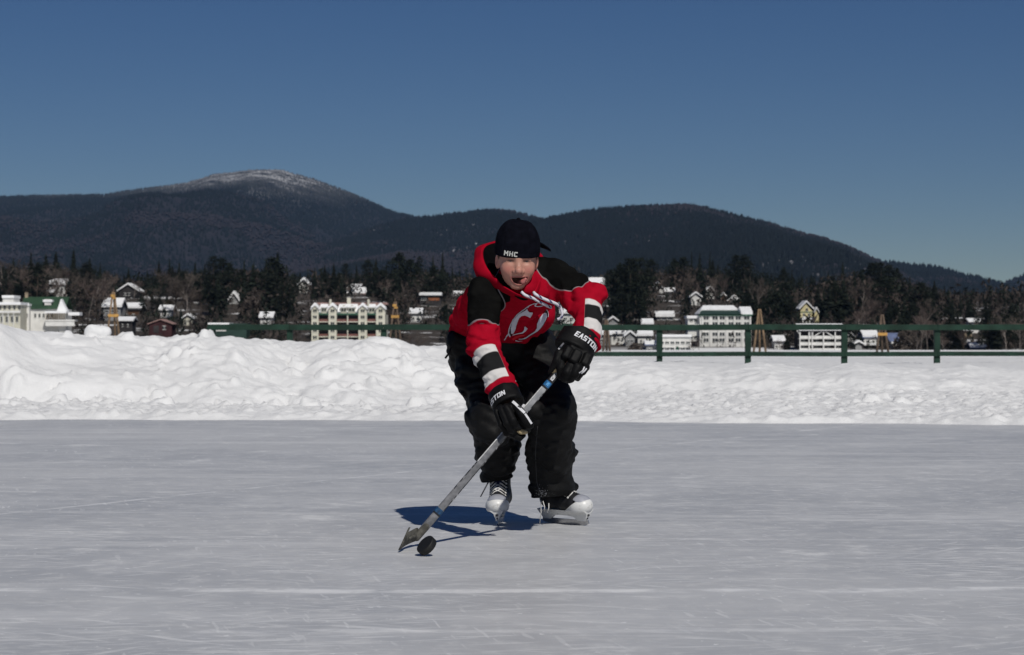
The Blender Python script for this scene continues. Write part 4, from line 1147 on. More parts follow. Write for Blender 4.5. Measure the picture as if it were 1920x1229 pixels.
# the wood behind and between: one mass
def far_wood(n, seed):
    g = np.random.default_rng(seed); Vs, ts, cs = [], [], []
    px = g.uniform(-420, 2340, n); D = 700 + 330 * g.random(n) ** .8
    top = np.interp(px, [-60, 100, 190, 240, 300, 480, 560, 600, 800, 900, 1100, 1200, 1400, 1500, 1600, 1700, 1800, 1900, 2000], [500, 492, 503, 522, 508, 505, 520, 515, 505, 520, 522, 505, 500, 525, 512, 525, 556, 572, 565])
    out_v, out_t, b = [], [], 0
    for i in range(n):
        if not (i % 4 == 0) and any(h.xr and h.pb < 625 and h.px + min(h.xr) / h.s - 5 < px[i] < h.px + max(h.xr) / h.s + 5 and D[i] < h.D + 5 for h in HOUSES): continue
        x = (px[i] - 960) * D[i] / F; z0 = float(land_z(x, D[i])) - .5
        zt = H - (top[i] + abs(g.normal(0, 12)) - 4 - HY) * D[i] / F
        h = max(5.0, min(zt - z0, 24)); bare = (fbm(np.array([[px[i] / 90., D[i] / 200.]]), 1, 5, 2)[0] + .35 * g.normal()) > .5
        w = h * (.28 if bare else .17) * g.uniform(.8, 1.3)
        c = (np.array([.058, .046, .040]) if bare else np.array([.0125, .016, .0115])) * g.uniform(.6, 1.5)
        k = 34
        u = g.random(k) ** (.8 if bare else 1.1); a = g.uniform(0, TAU, k)
        prof = np.sqrt(np.clip(1 - ((u - .55) / .5) ** 2, 0.02, 1)) if bare else (1 - u) ** .85 + .03
        r = w * prof * np.sqrt(g.random(k))
        C = np.stack([x + r * np.cos(a), D[i] + r * np.sin(a), z0 + h * (.12 + .88 * u)], 1)
        s = (.16 if bare else .11) * h * (1.05 - u)[:, None] + .25
        A = C + g.normal(0, 1, (k, 3)) * s * [.6, .6, .9]; B = C + g.normal(0, 1, (k, 3)) * s * [.6, .6, .6]
        out_v.append(np.stack([C, A, B], 1).reshape(-1, 3)); cs.append(np.tile(c, (k * 3, 1)) * np.repeat(g.uniform(.7, 1.3, (k, 1)), 3, 0))
    V = np.concatenate(out_v); n3 = len(V) // 3
    me = mesh_np('far_wood', V, np.arange(n3 * 3).reshape(-1, 3), M_forest, smooth=False)
    cattr(me, 'col', np.concatenate(cs))
    tag(link('far_wood', me), 'dense dark mixed wood filling the slope behind the shore houses', kind='stuff')


far_wood(6900, 91)


def undergrowth(n, seed):
    """brush and saplings between the houses, kept out of the sight lines to their fronts"""
    g = np.random.default_rng(seed); Vs, cs = [], []
    fronts = [(h.px + min(h.xr) / h.s - 3, h.px + max(h.xr) / h.s + 3, h.D) for h in HOUSES if h.xr]
    k = 26
    for i in range(n):
        px = g.uniform(-400, 2320); D = 577 + 190 * g.random() ** 1.3
        if any(a < px < b and D < d + 4 for a, b, d in fronts) and g.random() > .16: continue
        x = (px - 960) * D / F
        if fbm(np.array([[x / 26., D / 30.]]), 1, 9, 2)[0] < -.42: continue
        z0 = float(land_z(x, D)) - .3; h = g.uniform(2.2, 8.5) * (.55 if D < 590 else 1); bare = g.random() < .5
        w = h * (.42 if bare else .30)
        c = (np.array([.050, .041, .036]) if bare else np.array([.0125, .016, .0115])) * g.uniform(.6, 1.5)
        u = g.random(k); a = g.uniform(0, TAU, k); r = w * np.sqrt(g.random(k)) * (np.sqrt(np.clip(1 - (u - .5) ** 2 * 3.4, .05, 1)) if bare else (1.05 - u))
        C = np.stack([x + r * np.cos(a), D + r * np.sin(a), z0 + h * u], 1); s_ = .13 * h + .15
        A = C + g.normal(0, 1, (k, 3)) * s_ * [.5, .5, .9]; B = C + g.normal(0, 1, (k, 3)) * s_ * [.5, .5, .5]
        Vs.append(np.stack([C, A, B], 1).reshape(-1, 3)); cs.append(np.tile(c, (k * 3, 1)) * np.repeat(g.uniform(.7, 1.3, (k, 1)), 3, 0))
    V = np.concatenate(Vs); me = mesh_np('undergrowth', V, np.arange(len(V)).reshape(-1, 3), M_forest, smooth=False)
    cattr(me, 'col', np.concatenate(cs))
    tag(link('undergrowth', me), 'dark tangle of brush and saplings between the shore houses', kind='stuff')


undergrowth(8200, 17)
# ================================================================== implicit surfaces
def _v(a): return np.asarray(a, dtype=np.float32)
def sph(p, c, r): return np.linalg.norm(p - _v(c), axis=1) - r
def ell(p, c, r, R=None):
    q = p - _v(c)
    if R is not None: q = q @ _v(R)          # columns of R are the ellipsoid's axes
    r = _v(r)
    k0 = np.linalg.norm(q / r, axis=1); k1 = np.linalg.norm(q / (r * r), axis=1)
    return k0 * (k0 - 1) / np.maximum(k1, 1e-6)


def seg(p, a, b):
    a, b = _v(a), _v(b); ab = b - a
    t = np.clip((p - a) @ ab / (ab @ ab), 0, 1)
    return t, np.linalg.norm(p - a - t[:, None] * ab, axis=1)


def cap(p, a, b, ra, rb=None):
    t, d = seg(p, a, b)
    return d - (ra + (rb - ra) * t if rb is not None else ra)


def chain(p, pts, rs, k=.02):
    d = None
    for i in range(len(pts) - 1):
        e = cap(p, pts[i], pts[i + 1], rs[i], rs[i + 1])
        d = e if d is None else smin(d, e, k)
    return d


def rbox(p, c, h, R=None, r=.005):
    q = p - _v(c)
    if R is not None: q = q @ _v(R)
    q = np.abs(q) - (_v(h) - r)
    return np.linalg.norm(np.maximum(q, 0), axis=1) + np.minimum(q.max(1), 0) - r


def cyl(p, a, b, ra, rb=None, r=.006, flat=1.0, fdir=None):
    """capped, rounded, tapering cylinder; flat<1 squeezes it along fdir"""
    a, b = _v(a), _v(b); ab = b - a; L = np.linalg.norm(ab); ax = ab / L
    q = p - a; t = q @ ax; rad = q - t[:, None] * ax
    if fdir is not None:
        f = _v(fdir); f = f - (f @ ax) * ax; f = f / np.linalg.norm(f)
        k = rad @ f; rad = rad + k[:, None] * f * (1 / flat - 1)
    rb = ra if rb is None else rb
    R = ra + (rb - ra) * np.clip(t / L, 0, 1)
    dx = np.linalg.norm(rad, axis=1) - R + r; dy = np.abs(t - L / 2) - L / 2 + r
    return np.hypot(np.maximum(dx, 0), np.maximum(dy, 0)) + np.minimum(np.maximum(dx, dy), 0) - r


def smin(a, b, k):
    h = np.clip(.5 + .5 * (b - a) / k, 0, 1)
    return b + (a - b) * h - k * h * (1 - h)


def smax(a, b, k): return -smin(-a, -b, k)
def plane(p, c, n):
    n = _v(n) / np.linalg.norm(n)
    return (p - _v(c)) @ n


def polygonise(fn, lo, hi, vox):
    """Surface nets: quads round the zero set of fn inside the box; fn is called in slabs, refined only near the surface."""
    lo, hi = _v(lo), _v(hi)
    n = np.ceil((hi - lo) / vox).astype(int) + 1
    c = 5                                           # coarse pass
    nc = (n + c - 1) // c + 1
    g = np.stack(np.meshgrid(*[np.arange(k) for k in nc], indexing='ij'), -1).reshape(-1, 3)
    dc = fn((lo + g * (vox * c)).astype(np.float32)).reshape(nc)
    near = np.abs(dc) < vox * c * 1.9
    m = near.copy()
    for ax in range(3):
        a = np.zeros_like(m); sl1 = [slice(None)] * 3; sl2 = [slice(None)] * 3
        sl1[ax] = slice(1, None); sl2[ax] = slice(None, -1)
        a[tuple(sl1)] |= m[tuple(sl2)]; a[tuple(sl2)] |= m[tuple(sl1)]; m |= a
    fine = np.repeat(np.repeat(np.repeat(m, c, 0), c, 1), c, 2)[:n[0], :n[1], :n[2]]
    f = np.repeat(np.repeat(np.repeat(dc, c, 0), c, 1), c, 2)[:n[0], :n[1], :n[2]].astype(np.float32)
    idx = np.argwhere(fine)
    for s in range(0, len(idx), 400000):
        q = idx[s:s + 400000]
        f[q[:, 0], q[:, 1], q[:, 2]] = fn((lo + q * vox).astype(np.float32))
    f[np.abs(f) < 1e-9] = 1e-9
    s = f < 0
    cn = np.zeros(n - 1, np.int8)
    for i in (0, 1):
        for j in (0, 1):
            for k in (0, 1): cn += s[i:n[0] - 1 + i, j:n[1] - 1 + j, k:n[2] - 1 + k]
    mixed = (cn > 0) & (cn < 8)
    ids = -np.ones(n - 1, np.int64); C = np.argwhere(mixed); ids[mixed] = np.arange(len(C))
    acc = np.zeros((len(C), 3), np.float32); cnt = np.zeros(len(C), np.float32)
    corners = [(i, j, k) for i in (0, 1) for j in (0, 1) for k in (0, 1)]
    for a in corners:
        for ax in range(3):
            if a[ax]: continue
            b = list(a); b[ax] = 1
            fa = f[C[:, 0] + a[0], C[:, 1] + a[1], C[:, 2] + a[2]]; fb = f[C[:, 0] + b[0], C[:, 1] + b[1], C[:, 2] + b[2]]
            w = ((fa < 0) != (fb < 0)); t = np.where(w, fa / np.where(w, fa - fb, 1), 0)
            pos = np.tile(np.array(a, np.float32), (len(C), 1)); pos[:, ax] += t
            acc += pos * w[:, None]; cnt += w
    V = lo + vox * (C + acc / cnt[:, None])
    Q = []
    for ax in range(3):
        o1, o2 = (ax + 1) % 3, (ax + 2) % 3
        sl = [slice(1, -1)] * 3; sl[ax] = slice(None, -1); su = [slice(1, -1)] * 3; su[ax] = slice(1, None)
        A = s[tuple(sl)]; B = s[tuple(su)]
        e = np.argwhere(A != B)
        off = np.ones(3, int); off[ax] = 0; e = e + off
        inside = s[e[:, 0], e[:, 1], e[:, 2]]
        def cell(d1, d2):
            q = e.copy(); q[:, o1] += d1; q[:, o2] += d2
            return ids[q[:, 0], q[:, 1], q[:, 2]]
        q = np.stack([cell(-1, -1), cell(0, -1), cell(0, 0), cell(-1, 0)], 1)
        q[~inside] = q[~inside][:, ::-1]
        Q.append(q)
    Q = np.concatenate(Q)
    Q = Q[(Q >= 0).all(1)]
    return V.astype(np.float32), Q


def sdf_mesh(name, fn, lo, hi, vox, mats, parent=None, smooth_it=1):
    V, Q = polygonise(fn, lo, hi, vox)
    for _ in range(smooth_it):                       # a light Laplacian pass
        acc = np.zeros_like(V); cnt = np.zeros(len(V), np.float32)
        for a in range(4):
            b = (a + 1) % 4
            np.add.at(acc, Q[:, a], V[Q[:, b]]); np.add.at(cnt, Q[:, a], 1)
            np.add.at(acc, Q[:, b], V[Q[:, a]]); np.add.at(cnt, Q[:, b], 1)
        V = V * .5 + .5 * acc / np.maximum(cnt, 1)[:, None]
    me = mesh_np(name, V, Q, mats)
    return link(name, me, parent), V


def rot(ax, deg): return np.array(Matrix.Rotation(math.radians(deg), 3, ax))
def unit(a): a = np.asarray(a, float); return a / np.linalg.norm(a)


def bvh_of(o):
    me = o.data
    return BVHTree.FromPolygons([v.co[:] for v in me.vertices], [p.vertices[:] for p in me.polygons])


def decal(name, loops, mats, parent, project, maxlen=.012, thick=.0015):
    """Flat shapes cut fine and laid on a surface: loops = [(2d outline, material index, lift)]; project(u,v,lift)->3d point and normal."""
    bm = bmesh.new()
    verts2 = []
    for outline, mi, lift in loops:
        b2 = bmesh.new()
        vs = [b2.verts.new((u, v, 0)) for u, v in outline]
        try: f = b2.faces.new(vs)
        except ValueError: b2.free(); continue
        f.normal_update(); bmesh.ops.triangulate(b2, faces=b2.faces[:])
        for _ in range(6):
            es = [e for e in b2.edges if e.calc_length() > maxlen]
            if not es: break
            bmesh.ops.subdivide_edges(b2, edges=es, cuts=1)
            bmesh.ops.triangulate(b2, faces=b2.faces[:])
        b2.verts.index_update(); mp = {}
        for v in b2.verts:
            p, _n = project(v.co.x, v.co.y, lift)
            mp[v.index] = bm.verts.new(p) if p is not None else None
        for f in b2.faces:
            q = [mp[v.index] for v in f.verts]
            if None in q: continue
            try: nf = bm.faces.new(q); nf.material_index = mi; nf.smooth = True
            except ValueError: pass
        b2.free()
    me = bpy.data.meshes.new(name); bm.to_mesh(me); bm.free()
    for m in mats: me.materials.append(m)
    return link(name, me, parent)


# block letters on a 0..1 square, each a list of strokes' outlines
LET = {
    'E': [[(0, 0), (.9, 0), (.9, .2), (.28, .2), (.28, .4), (.8, .4), (.8, .6), (.28, .6), (.28, .8), (.9, .8), (.9, 1), (0, 1)]],
    'A': [[(0, 0), (.27, 0), (.36, .25), (.64, .25), (.73, 0), (1, 0), (.64, 1), (.36, 1)]],
    'S': [[(0, 0), (.9, 0), (.9, .6), (.28, .6), (.28, .8), (.9, .8), (.9, 1), (0, 1), (0, .4), (.62, .4), (.62, .2), (0, .2)]],
    'T': [[(.32, 0), (.62, 0), (.62, .78), (.95, .78), (.95, 1), (0, 1), (0, .78), (.32, .78)]],
    'O': [[(0, 0), (.92, 0), (.92, 1), (.46, 1), (.46, .8), (.64, .8), (.64, .2), (.28, .2), (.28, .8), (.459, .8), (.459, 1), (0, 1)]],
    'N': [[(0, 0), (.28, 0), (.28, .6), (.62, 0), (.92, 0), (.92, 1), (.64, 1), (.64, .42), (.3, 1), (0, 1)]],
    'M': [[(0, 0), (.22, 0), (.22, .62), (.5, .25), (.78, .62), (.78, 0), (1, 0), (1, 1), (.78, 1), (.5, .6), (.22, 1), (0, 1)]],
    'H': [[(0, 0), (.26, 0), (.26, .4), (.66, .4), (.66, 0), (.92, 0), (.92, 1), (.66, 1), (.66, .6), (.26, .6), (.26, 1), (0, 1)]],
    'C': [[(.12, 0), (.88, 0), (.88, .24), (.28, .24), (.28, .76), (.88, .76), (.88, 1), (.12, 1), (0, .86), (0, .14)]],
    'I': [[(0, 0), (.3, 0), (.3, 1), (0, 1)]],
    'J': [[(0, .1), (.2, 0), (.6, 0), (.75, .15), (.75, 1), (.47, 1), (.47, .22), (.25, .22), (.1, .3)]],
    'R': [[(0, 0), (.28, 0), (.28, .35), (.5, .35), (.62, 0), (.92, 0), (.78, .42), (.9, .6), (.9, .85), (.75, 1), (.4, 1), (.4, .8), (.62, .8), (.62, .55), (.28, .55), (.28, .8), (.399, .8), (.399, 1), (0, 1)]],
}
LW = {'I': .3, 'J': .75, 'A': 1.0, 'M': 1.0}


def word(txt, h, gap=.14, wid=.9, slant=0.0):
    out, x = [], 0
    for ch in txt:
        for lp in LET[ch]:
            out.append([((x + u * wid + v * slant) * h, v * h) for u, v in lp])
        x += LW.get(ch, .92) * wid + gap
    return out, (x - gap) * h
# ================================================================== the skater
SKIN_HC = P(972.5, 490.5, 8.36)                     # between the eyes, on the head's axis plane
HR = rot('Z', 4) @ rot('Y', 1.5) @ rot('X', 9)      # head frame: X to the photo's right, Y away, Z up
HO = SKIN_HC + HR @ np.array([0, .085, 0])          # head origin (inside the head, level with the eyes)
def to_head(p): return (p - _v(HO)) @ _v(HR)
def from_head(q): return np.asarray(q) @ HR.T + HO


def noise3(p, s, seed): return vnoise(p, s, seed)


# ---- skin
def head_sdf(q):
    x = np.abs(q[:, 0]); qs = np.stack([x, q[:, 1], q[:, 2]], 1)
    d = ell(q, (0, .005, .035), (.074, .094, .088))
    d = smin(d, ell(q, (0, -.022, -.024), (.0675, .068, .079)), .03)
    d = smin(d, ell(q, (0, -.032, -.066), (.0425, .046, .041)), .03)                 # jaw
    d = smin(d, cap(qs, (0, -.066, -.100), (.011, -.062, -.098), .0148), .018)       # chin
    d = smin(d, sph(qs, (.038, -.060, -.034), .025), .022)                          # cheeks
    d = smin(d, cap(qs, (.0, -.076, .014), (.040, -.068, .017), .0105), .014)       # brow
    d = smax(d, -ell(qs, (.031, -.098, .001), (.019, .019, .0115)), .010)           # eye sockets
    d = smin(d, cap(q, (0, -.083, .000), (0, -.101, -.034), .0075, .0115), .014)    # nose
    d = smin(d, sph(q, (0, -.1045, -.035), .0132), .008)
    d = smin(d, sph(qs, (.0142, -.092, -.040), .0095), .006)
    d = smax(d, -cap(qs, (.006, -.104, -.050), (.007, -.100, -.043), .0032), .003)
    # eyelids
    d = smin(d, cap(qs, (.018, -.0805, .0052), (.045, -.0755, .0040), .0042), .004)
    d = smin(d, cap(qs, (.019, -.0785, -.0062), (.044, -.0745, -.0054), .0038), .004)
    # mouth: lips round an open, slightly lopsided gape
    mo = mouth(q)
    lips = np.abs(mo) - .0036
    lips = smax(lips, np.abs(q[:, 1] + .079 - 9 * (q[:, 0] - .004) ** 2) - .010, .004)
    d = smin(d, lips, .007)
    d = smax(d, -mo, .004)
    # ears
    e = ell(qs, (.075, .012, -.012), (.010, .017, .031), rot('Z', -22))
    e = smax(e, -ell(qs, (.084, .006, -.010), (.007, .009, .018), rot('Z', -22)), .005)
    d = smin(d, e, .008)
    # neck
    d = smin(d, cap(q, (0, .030, -.06), (-.005, .105, -.135), .050, .046), .03)
    return d


def mouth(q):
    d = ell(q, (.0065, -.082, -.0630), (.0320, .040, .0275), rot('Y', 2))
    return smax(d, plane(q, (.0065, 0, -.0640), (-.04, 0, 1)), .005)


def skin_color(q):
    n = len(q); c = np.tile(np.array([.44, .228, .168]), (n, 1)).astype(np.float32)
    x = np.abs(q[:, 0]); qs = np.stack([x, q[:, 1], q[:, 2]], 1)
    def blend(w, col): c[:] = c * (1 - w[:, None]) + np.array(col) * w[:, None]
    front = sstep(-q[:, 1], .02, .05)
    blend(.7 * np.exp(-(np.linalg.norm((qs - _v((.040, -.075, -.034))) / _v((.024, .03, .018)), axis=1)) ** 2), (.44, .13, .11))
    blend(.45 * np.exp(-(np.linalg.norm((q - _v((0, -.112, -.036))) / .014, axis=1)) ** 2), (.46, .16, .13))
    blend(.4 * sstep(x, .070, .078), (.42, .15, .13))
    br = np.exp(-((q[:, 2] - .0135 - .004 * np.sin(x * 60)) / .0045) ** 2) * sstep(x, .012, .018) * (1 - sstep(x, .042, .050)) * front
    blend(.9 * br, (.05, .03, .02))
    ey = np.exp(-((q[:, 2] - .0012 + .10 * np.abs(x - .031)) / .0052) ** 2) * np.exp(-((x - .031) / .0155) ** 4) * front  # dark band over the eyes: the brow's shade put into the skin colour
    blend(.97 * ey, (.014, .009, .008))
    mo = mouth(q)
    lip = sstep(-np.abs(mo), -.0085, -.005) * sstep(-q[:, 1], .070, .076)
    blend(.75 * lip, (.36, .105, .095))
    blend(sstep(-mo, -.0012, .0006), (.035, .010, .010))
    return c


t = NT('skin'); c = t.attr('col')[0]
nz = t.noise(t.pos(), 160, 3, .6)
t.set(t.mix(t.math('MULTIPLY', nz, .25), c, (.46, .22, .17)), .48, .35)
t.b.inputs['Subsurface Weight'].default_value = .06; t.b.inputs['Subsurface Radius'].default_value = (.008, .003, .0015); t.b.inputs['Subsurface Scale'].default_value = 1.0
t.bump(nz, .12, .002); M_skin = t.m

# ---- joints of the pose
RS, RE, RW = P(908, 548, 8.52), P(905, 645, 8.42), P(945, 737, 8.27)
LS, LE, LW_ = P(1036, 520, 8.56), P(1104, 557, 8.5), P(1100, 650, 8.31)
CH, BE, PE = P(972, 553, 8.56), P(962, 587, 8.96), P(932, 622, 9.14)
RH, RK, RA = P(893, 655, 9.14), P(922, 783, 8.93), P(940, 900, 9.20)
LH, LK, LA = P(1000, 660, 9.12), P(1033, 772, 8.86), P(1040, 925, 9.14)


def body_sdf(p):
    d = ell(p, CH + [0, .10, .03], (.09, .08, .05)); d = smin(d, ell(p, BE, (.12, .14, .05)), .05); d = smin(d, ell(p, PE, (.13, .11, .06)), .05)
    d = smin(d, cap(p, CH + [0, .10, .05], from_head((0, .06, -.12)), .05, .048), .05)
    d = smin(d, chain(p, [CH * .5 + RS * .5 + [0, .06, .02], RS, RE, RW, P(962, 780, 8.2)], [.05, .045, .038, .028, .03]), .03)
    d = smin(d, chain(p, [CH * .5 + LS * .5 + [0, .06, .02], LS, LE, LW_, P(1070, 690, 8.24)], [.05, .045, .038, .028, .03]), .03)
    d = smin(d, chain(p, [RH, RK, RA, P(938, 945, 9.15)], [.085, .058, .032, .022]), .03)
    d = smin(d, chain(p, [LH, LK, LA, P(1066, 950, 9.12)], [.085, .058, .036, .026]), .03)
    return d


person = empty('person', (0, 0, 0))
V1, Q1 = polygonise(lambda q: head_sdf(q), (-.1, -.13, -.2), (.1, .16, .14), .0019)
for _ in range(1):
    acc = np.zeros_like(V1); cnt = np.zeros(len(V1), np.float32)
    for a in range(4):
        b = (a + 1) % 4; np.add.at(acc, Q1[:, a], V1[Q1[:, b]]); np.add.at(cnt, Q1[:, a], 1); np.add.at(acc, Q1[:, b], V1[Q1[:, a]]); np.add.at(cnt, Q1[:, b], 1)
    V1 = V1 * .5 + .5 * acc / np.maximum(cnt, 1)[:, None]
C1 = skin_color(V1)
M_eye = mat('shaded_eye_white', (.12, .11, .105), .25, .5, .05); M_iris = mat('iris', (.02, .018, .02), .15, .6, .1)  # eye whites darkened so the eyes look shaded
for s in (-1, 1):
    bm = bmesh.new(); bmesh.ops.create_uvsphere(bm, u_segments=20, v_segments=14, radius=.0118)
    c = Vector(from_head((s * .031, -.0695, .0)))
    look = Vector((0, -1, 0))
    for f in bm.faces:
        f.material_index = 1 if f.calc_center_median().normalized().dot(look) > .74 else 0; f.smooth = True
    bmesh.ops.translate(bm, verts=bm.verts, vec=c)
    me = bpy.data.meshes.new('eye'); bm.to_mesh(me); bm.free(); me.materials.append(M_eye); me.materials.append(M_iris)
    link('eye', me, person)
M_tongue = mat('tongue_flesh', (.40, .13, .12), .3, .5, .1, 60)
o, _ = sdf_mesh('tongue', lambda q: smin(cap(q, (.008, -.055, -.085), (.020, -.082, -.080), .0095, .0085), cap(q, (.020, -.082, -.080), (.0295, -.0865, -.069), .0085, .0060), .006), (-.02, -.12, -.105), (.04, -.05, -.06), .0018, M_tongue, person)
o.matrix_basis = Matrix.Translation(HO) @ Matrix(HR.tolist()).to_4x4()
M_hair = mat('light_brown_hair', (.14, .085, .05), .6, .3, .3, 80)
hg = np.random.default_rng(4)
for s in (-1, 1):
    m = MB()
    for k in range(40):
        b0 = np.array([s * (.0735 + .002 * hg.random()), -.022 + .05 * hg.random(), .030]); d = np.array([s * .002 * hg.normal(), -.006 + .006 * hg.normal(), -.022 - .012 * hg.random()])
        m.tube([b0, b0 + d * .6, b0 + d], [.0009, .0008, .0003], 3)
    o = m.build('hair', M_hair, person, True); o.matrix_basis = Matrix.Translation(HO) @ Matrix(HR.tolist()).to_4x4()

# ---- cap, worn backwards
def crown_sdf(q):
    d = ((np.abs(q[:, 0] / .0905) ** 2.7 + np.abs((q[:, 1] - .008) / .104) ** 2.6 + np.abs((q[:, 2] - .035) / .122) ** 2.25) ** (1 / 2.5) - 1) * .085
    a = np.arctan2(q[:, 1] - .008, q[:, 0]); sn = np.abs(np.sin(a * 3 + .3))
    d = d + .0016 * np.exp(-(sn / .06) ** 2) + .0012 * vnoise(q, 45, 3) + .0018 * vnoise(q, 17, 8)
    rim = plane(q, (0, -.095, .0115), (0, .09, -1))
    d = smax(d, rim, .004)
    band = np.abs(plane(q, (0, -.095, .029), (0, .09, -1))); d = d + .0010 * np.exp(-(band / .0016) ** 2)
    d = smin(d, ell(q, (0, .008, .158), (.008, .008, .005)), .003)
    return d


def brim_sdf(q):
    r = (q - _v((.028, 0, 0))) @ _v(rot('Z', -16)); zz = r[:, 2] + 4.5 * r[:, 0] ** 2 + .35 * (r[:, 1] - .1) - .062
    e = (np.hypot(r[:, 0] / .087, (r[:, 1] - .092) / .082) - 1) * .08
    return smax(smax(e, np.abs(zz) * .85 - .0038, .002), plane(r, (0, .085, 0), (0, -1, 0)), .002)


HM = Matrix.Translation(HO) @ Matrix(HR.tolist()).to_4x4()
M_cap = mat('black_cap_cloth', (.0042, .0044, .0075), .9, .025, .25, 40, .25, 500, .001)
cap_o, _ = sdf_mesh('cap', crown_sdf, (-.105, -.12, .0), (.105, .13, .19), .0026, M_cap, person); cap_o.matrix_basis = HM
brim, _ = sdf_mesh('brim', brim_sdf, (-.12, .03, -.05), (.16, .22, .10), .0024, M_cap, cap_o)
M_white_thread = mat('white_embroidery', (.55, .55, .52), .8, .2, .1, 200, .3, 900, .0008)
bv = bvh_of(cap_o)
def proj_cap(u, v, lift):
    h = bv.ray_cast(Vector((u, -.3, v)), Vector((0, 1, 0)))
    return (h[0] + h[1] * lift, h[1]) if h[0] else (None, None)
lp, wd = word('MHC', .0195, .2, .8)
ca, sa = math.cos(math.radians(-5)), math.sin(math.radians(-5))
decal('lettering', [([(-.0585 + u * ca - v * sa, .0225 + u * sa + v * ca) for u, v in l], 0, .0012) for l in lp], [M_white_thread], cap_o, proj_cap, .006)

# ---- hoodie
YR = (P(910, 508, 8.60), P(906, 582, 8.46), .086); YL = (P(1020, 500, 8.55), P(1070, 514, 8.50), .078)


def folds(p, seed, s=9.0, amp=.006, ani=(1, 1, 1)):
    q = p * _v(ani)
    n = vnoise(q, s, seed) + .5 * vnoise(q, s * 2.1, seed + 1)
    return amp * (1 - 2 * np.abs(n)) * .8


def sleeve_r(p): return chain(p, [RS, RE, RE * .25 + RW * .75, RW], [.071, .069, .056, .060], .02)
def sleeve_l(p):
    d = chain(p, [LS, LE, LE * .3 + LW_ * .7, LW_], [.076, .064, .052, .056], .02)
    d = smin(d, cap(p, P(1108, 548, 8.5), P(1130, 553, 8.5), .022, .006), .02)         # the pinched elbow
    d = smin(d, cap(p, P(1062, 560, 8.5), P(1084, 588, 8.47), .030, .020), .03)        # cloth hanging under the arm
    return d


def hoodie_sdf(p):
    d = ell(p, CH, (.160, .14, .125)); d = smin(d, ell(p, BE, (.182, .20, .135)), .08); d = smin(d, ell(p, PE, (.196, .17, .108)), .07)
    d = smin(d, cap(p, CH + [0, .0, .03], P(972, 535, 8.55), .11, .085), .05)
    d = smin(d, cap(p, P(885, 575, 8.85), P(868, 600, 9.02), .05, .05), .05)
    d = smin(d, cap(p, P(912, 540, 8.56), P(948, 536, 8.58), .062, .085), .04); d = smin(d, cap(p, P(1005, 520, 8.58), LS, .085, .07), .04)
    d = smin(d, cap(p, P(897, 552, 8.74), P(872, 590, 8.94), .05, .055), .04)
    torso = d + folds(p, 31, 5.5, .016, (1.3, .6, .8)) + folds(p, 35, 13, .012, (1.4, 1, .7))
    # hem: gathered front higher than hanging belly
    torso = smax(torso, plane(p, P(985, 655, 8.84), (0.0, -.444, -.896)) + folds(p, 37, 7, .006), .035)
    hem = plane(p, P(985, 655, 8.86), (0.02, .22, -1))
    torso = smax(torso, hem, .012)
    tr, dr = seg(p, RS, RE); tr2, _ = seg(p, RE, RW); tl2, _ = seg(p, LE, LW_)
    ar = sleeve_r(p)
    el = np.exp(-(np.linalg.norm(p - _v(RE), axis=1) / .09) ** 2)
    ar = ar + folds(p, 41, 11, .007 + .011 * el, (.8, 1, 1.7)) + folds(p, 43, 24, .0045, (.8, 1, 1.5))
    al = sleeve_l(p); el2 = np.exp(-(np.linalg.norm(p - _v(LE), axis=1) / .10) ** 2)
    al = al + folds(p, 51, 11, .007 + .011 * el2, (1, 1, 1.4)) + folds(p, 53, 24, .0045)
    ar = smax(ar, plane(p, RW, RW - RE), .008); al = smax(al, plane(p, LW_, LW_ - LE), .008)
    d = smin(torso, ar, .022); d = smin(d, al, .030)
    return d


def yoke_field(p):
    tr, dr = seg(p, YR[0], YR[1]); a = dr - YR[2]
    tl, dl = seg(p, YL[0], YL[1]); b = dl - YL[2]
    # only the back and top of the chest side: keep it off the crest
    a0, b0 = a, b
    a = np.minimum(a, seg(p, P(905, 532, 8.50), P(934, 552, 8.41))[1] - .072)
    a = np.maximum(a, plane(p, P(957, 560, 8.5), (1, 0, -.10)))
    b = np.maximum(b, plane(p, P(1050, 549, 8.5), (-.05, -.25, -1)))
    return np.minimum(a, b), np.minimum(a0, b0)


o, Vh = sdf_mesh('hoodie', hoodie_sdf, (-.33, 8.1, .5), (.42, 9.38, 1.13), .0052, [], person, 1)
me = o.data
yk_, pp_ = yoke_field(Vh); fattr(me, 'yoke', yk_); fattr(me, 'pipe', pp_)
dr_, dl_ = sleeve_r(Vh), sleeve_l(Vh)
t1, _a = seg(Vh, RE, RW); t2, _b = seg(Vh, LE, LW_)
rgt = Vh[:, 0] < .0
fa = lambda a, b, p: ((p - _v(a)) @ _v(unit(b - a))) / np.linalg.norm(b - a)
arm = np.where(rgt, fa(RE, RW, Vh), fa(LE, LW_, Vh))
on = np.where(rgt, dr_ < .022, (dl_ < .022) & (Vh[:, 0] > .20))
# stripes run round the outside of the sleeve only
axr = unit(RW - RE); axl = unit(LW_ - LE)
sr = (Vh - _v(RE)) @ _v(unit(np.cross(axr, [0, 1, 0]))); sl_ = (Vh - _v(LE)) @ _v(unit(np.cross(axl, [0, 1, 0])))
side = np.where(rgt, .044 + sr * (1 if np.cross(axr, [0, 1, 0])[0] < 0 else -1),   .016 + sl_ * (1 if np.cross(axl, [0, 1, 0])[0] > 0 else -1))
fattr(me, 'arm', np.where(on, arm, -1.0)); fattr(me, 'side', side); fattr(me, 'rgt', rgt.astype(np.float32))

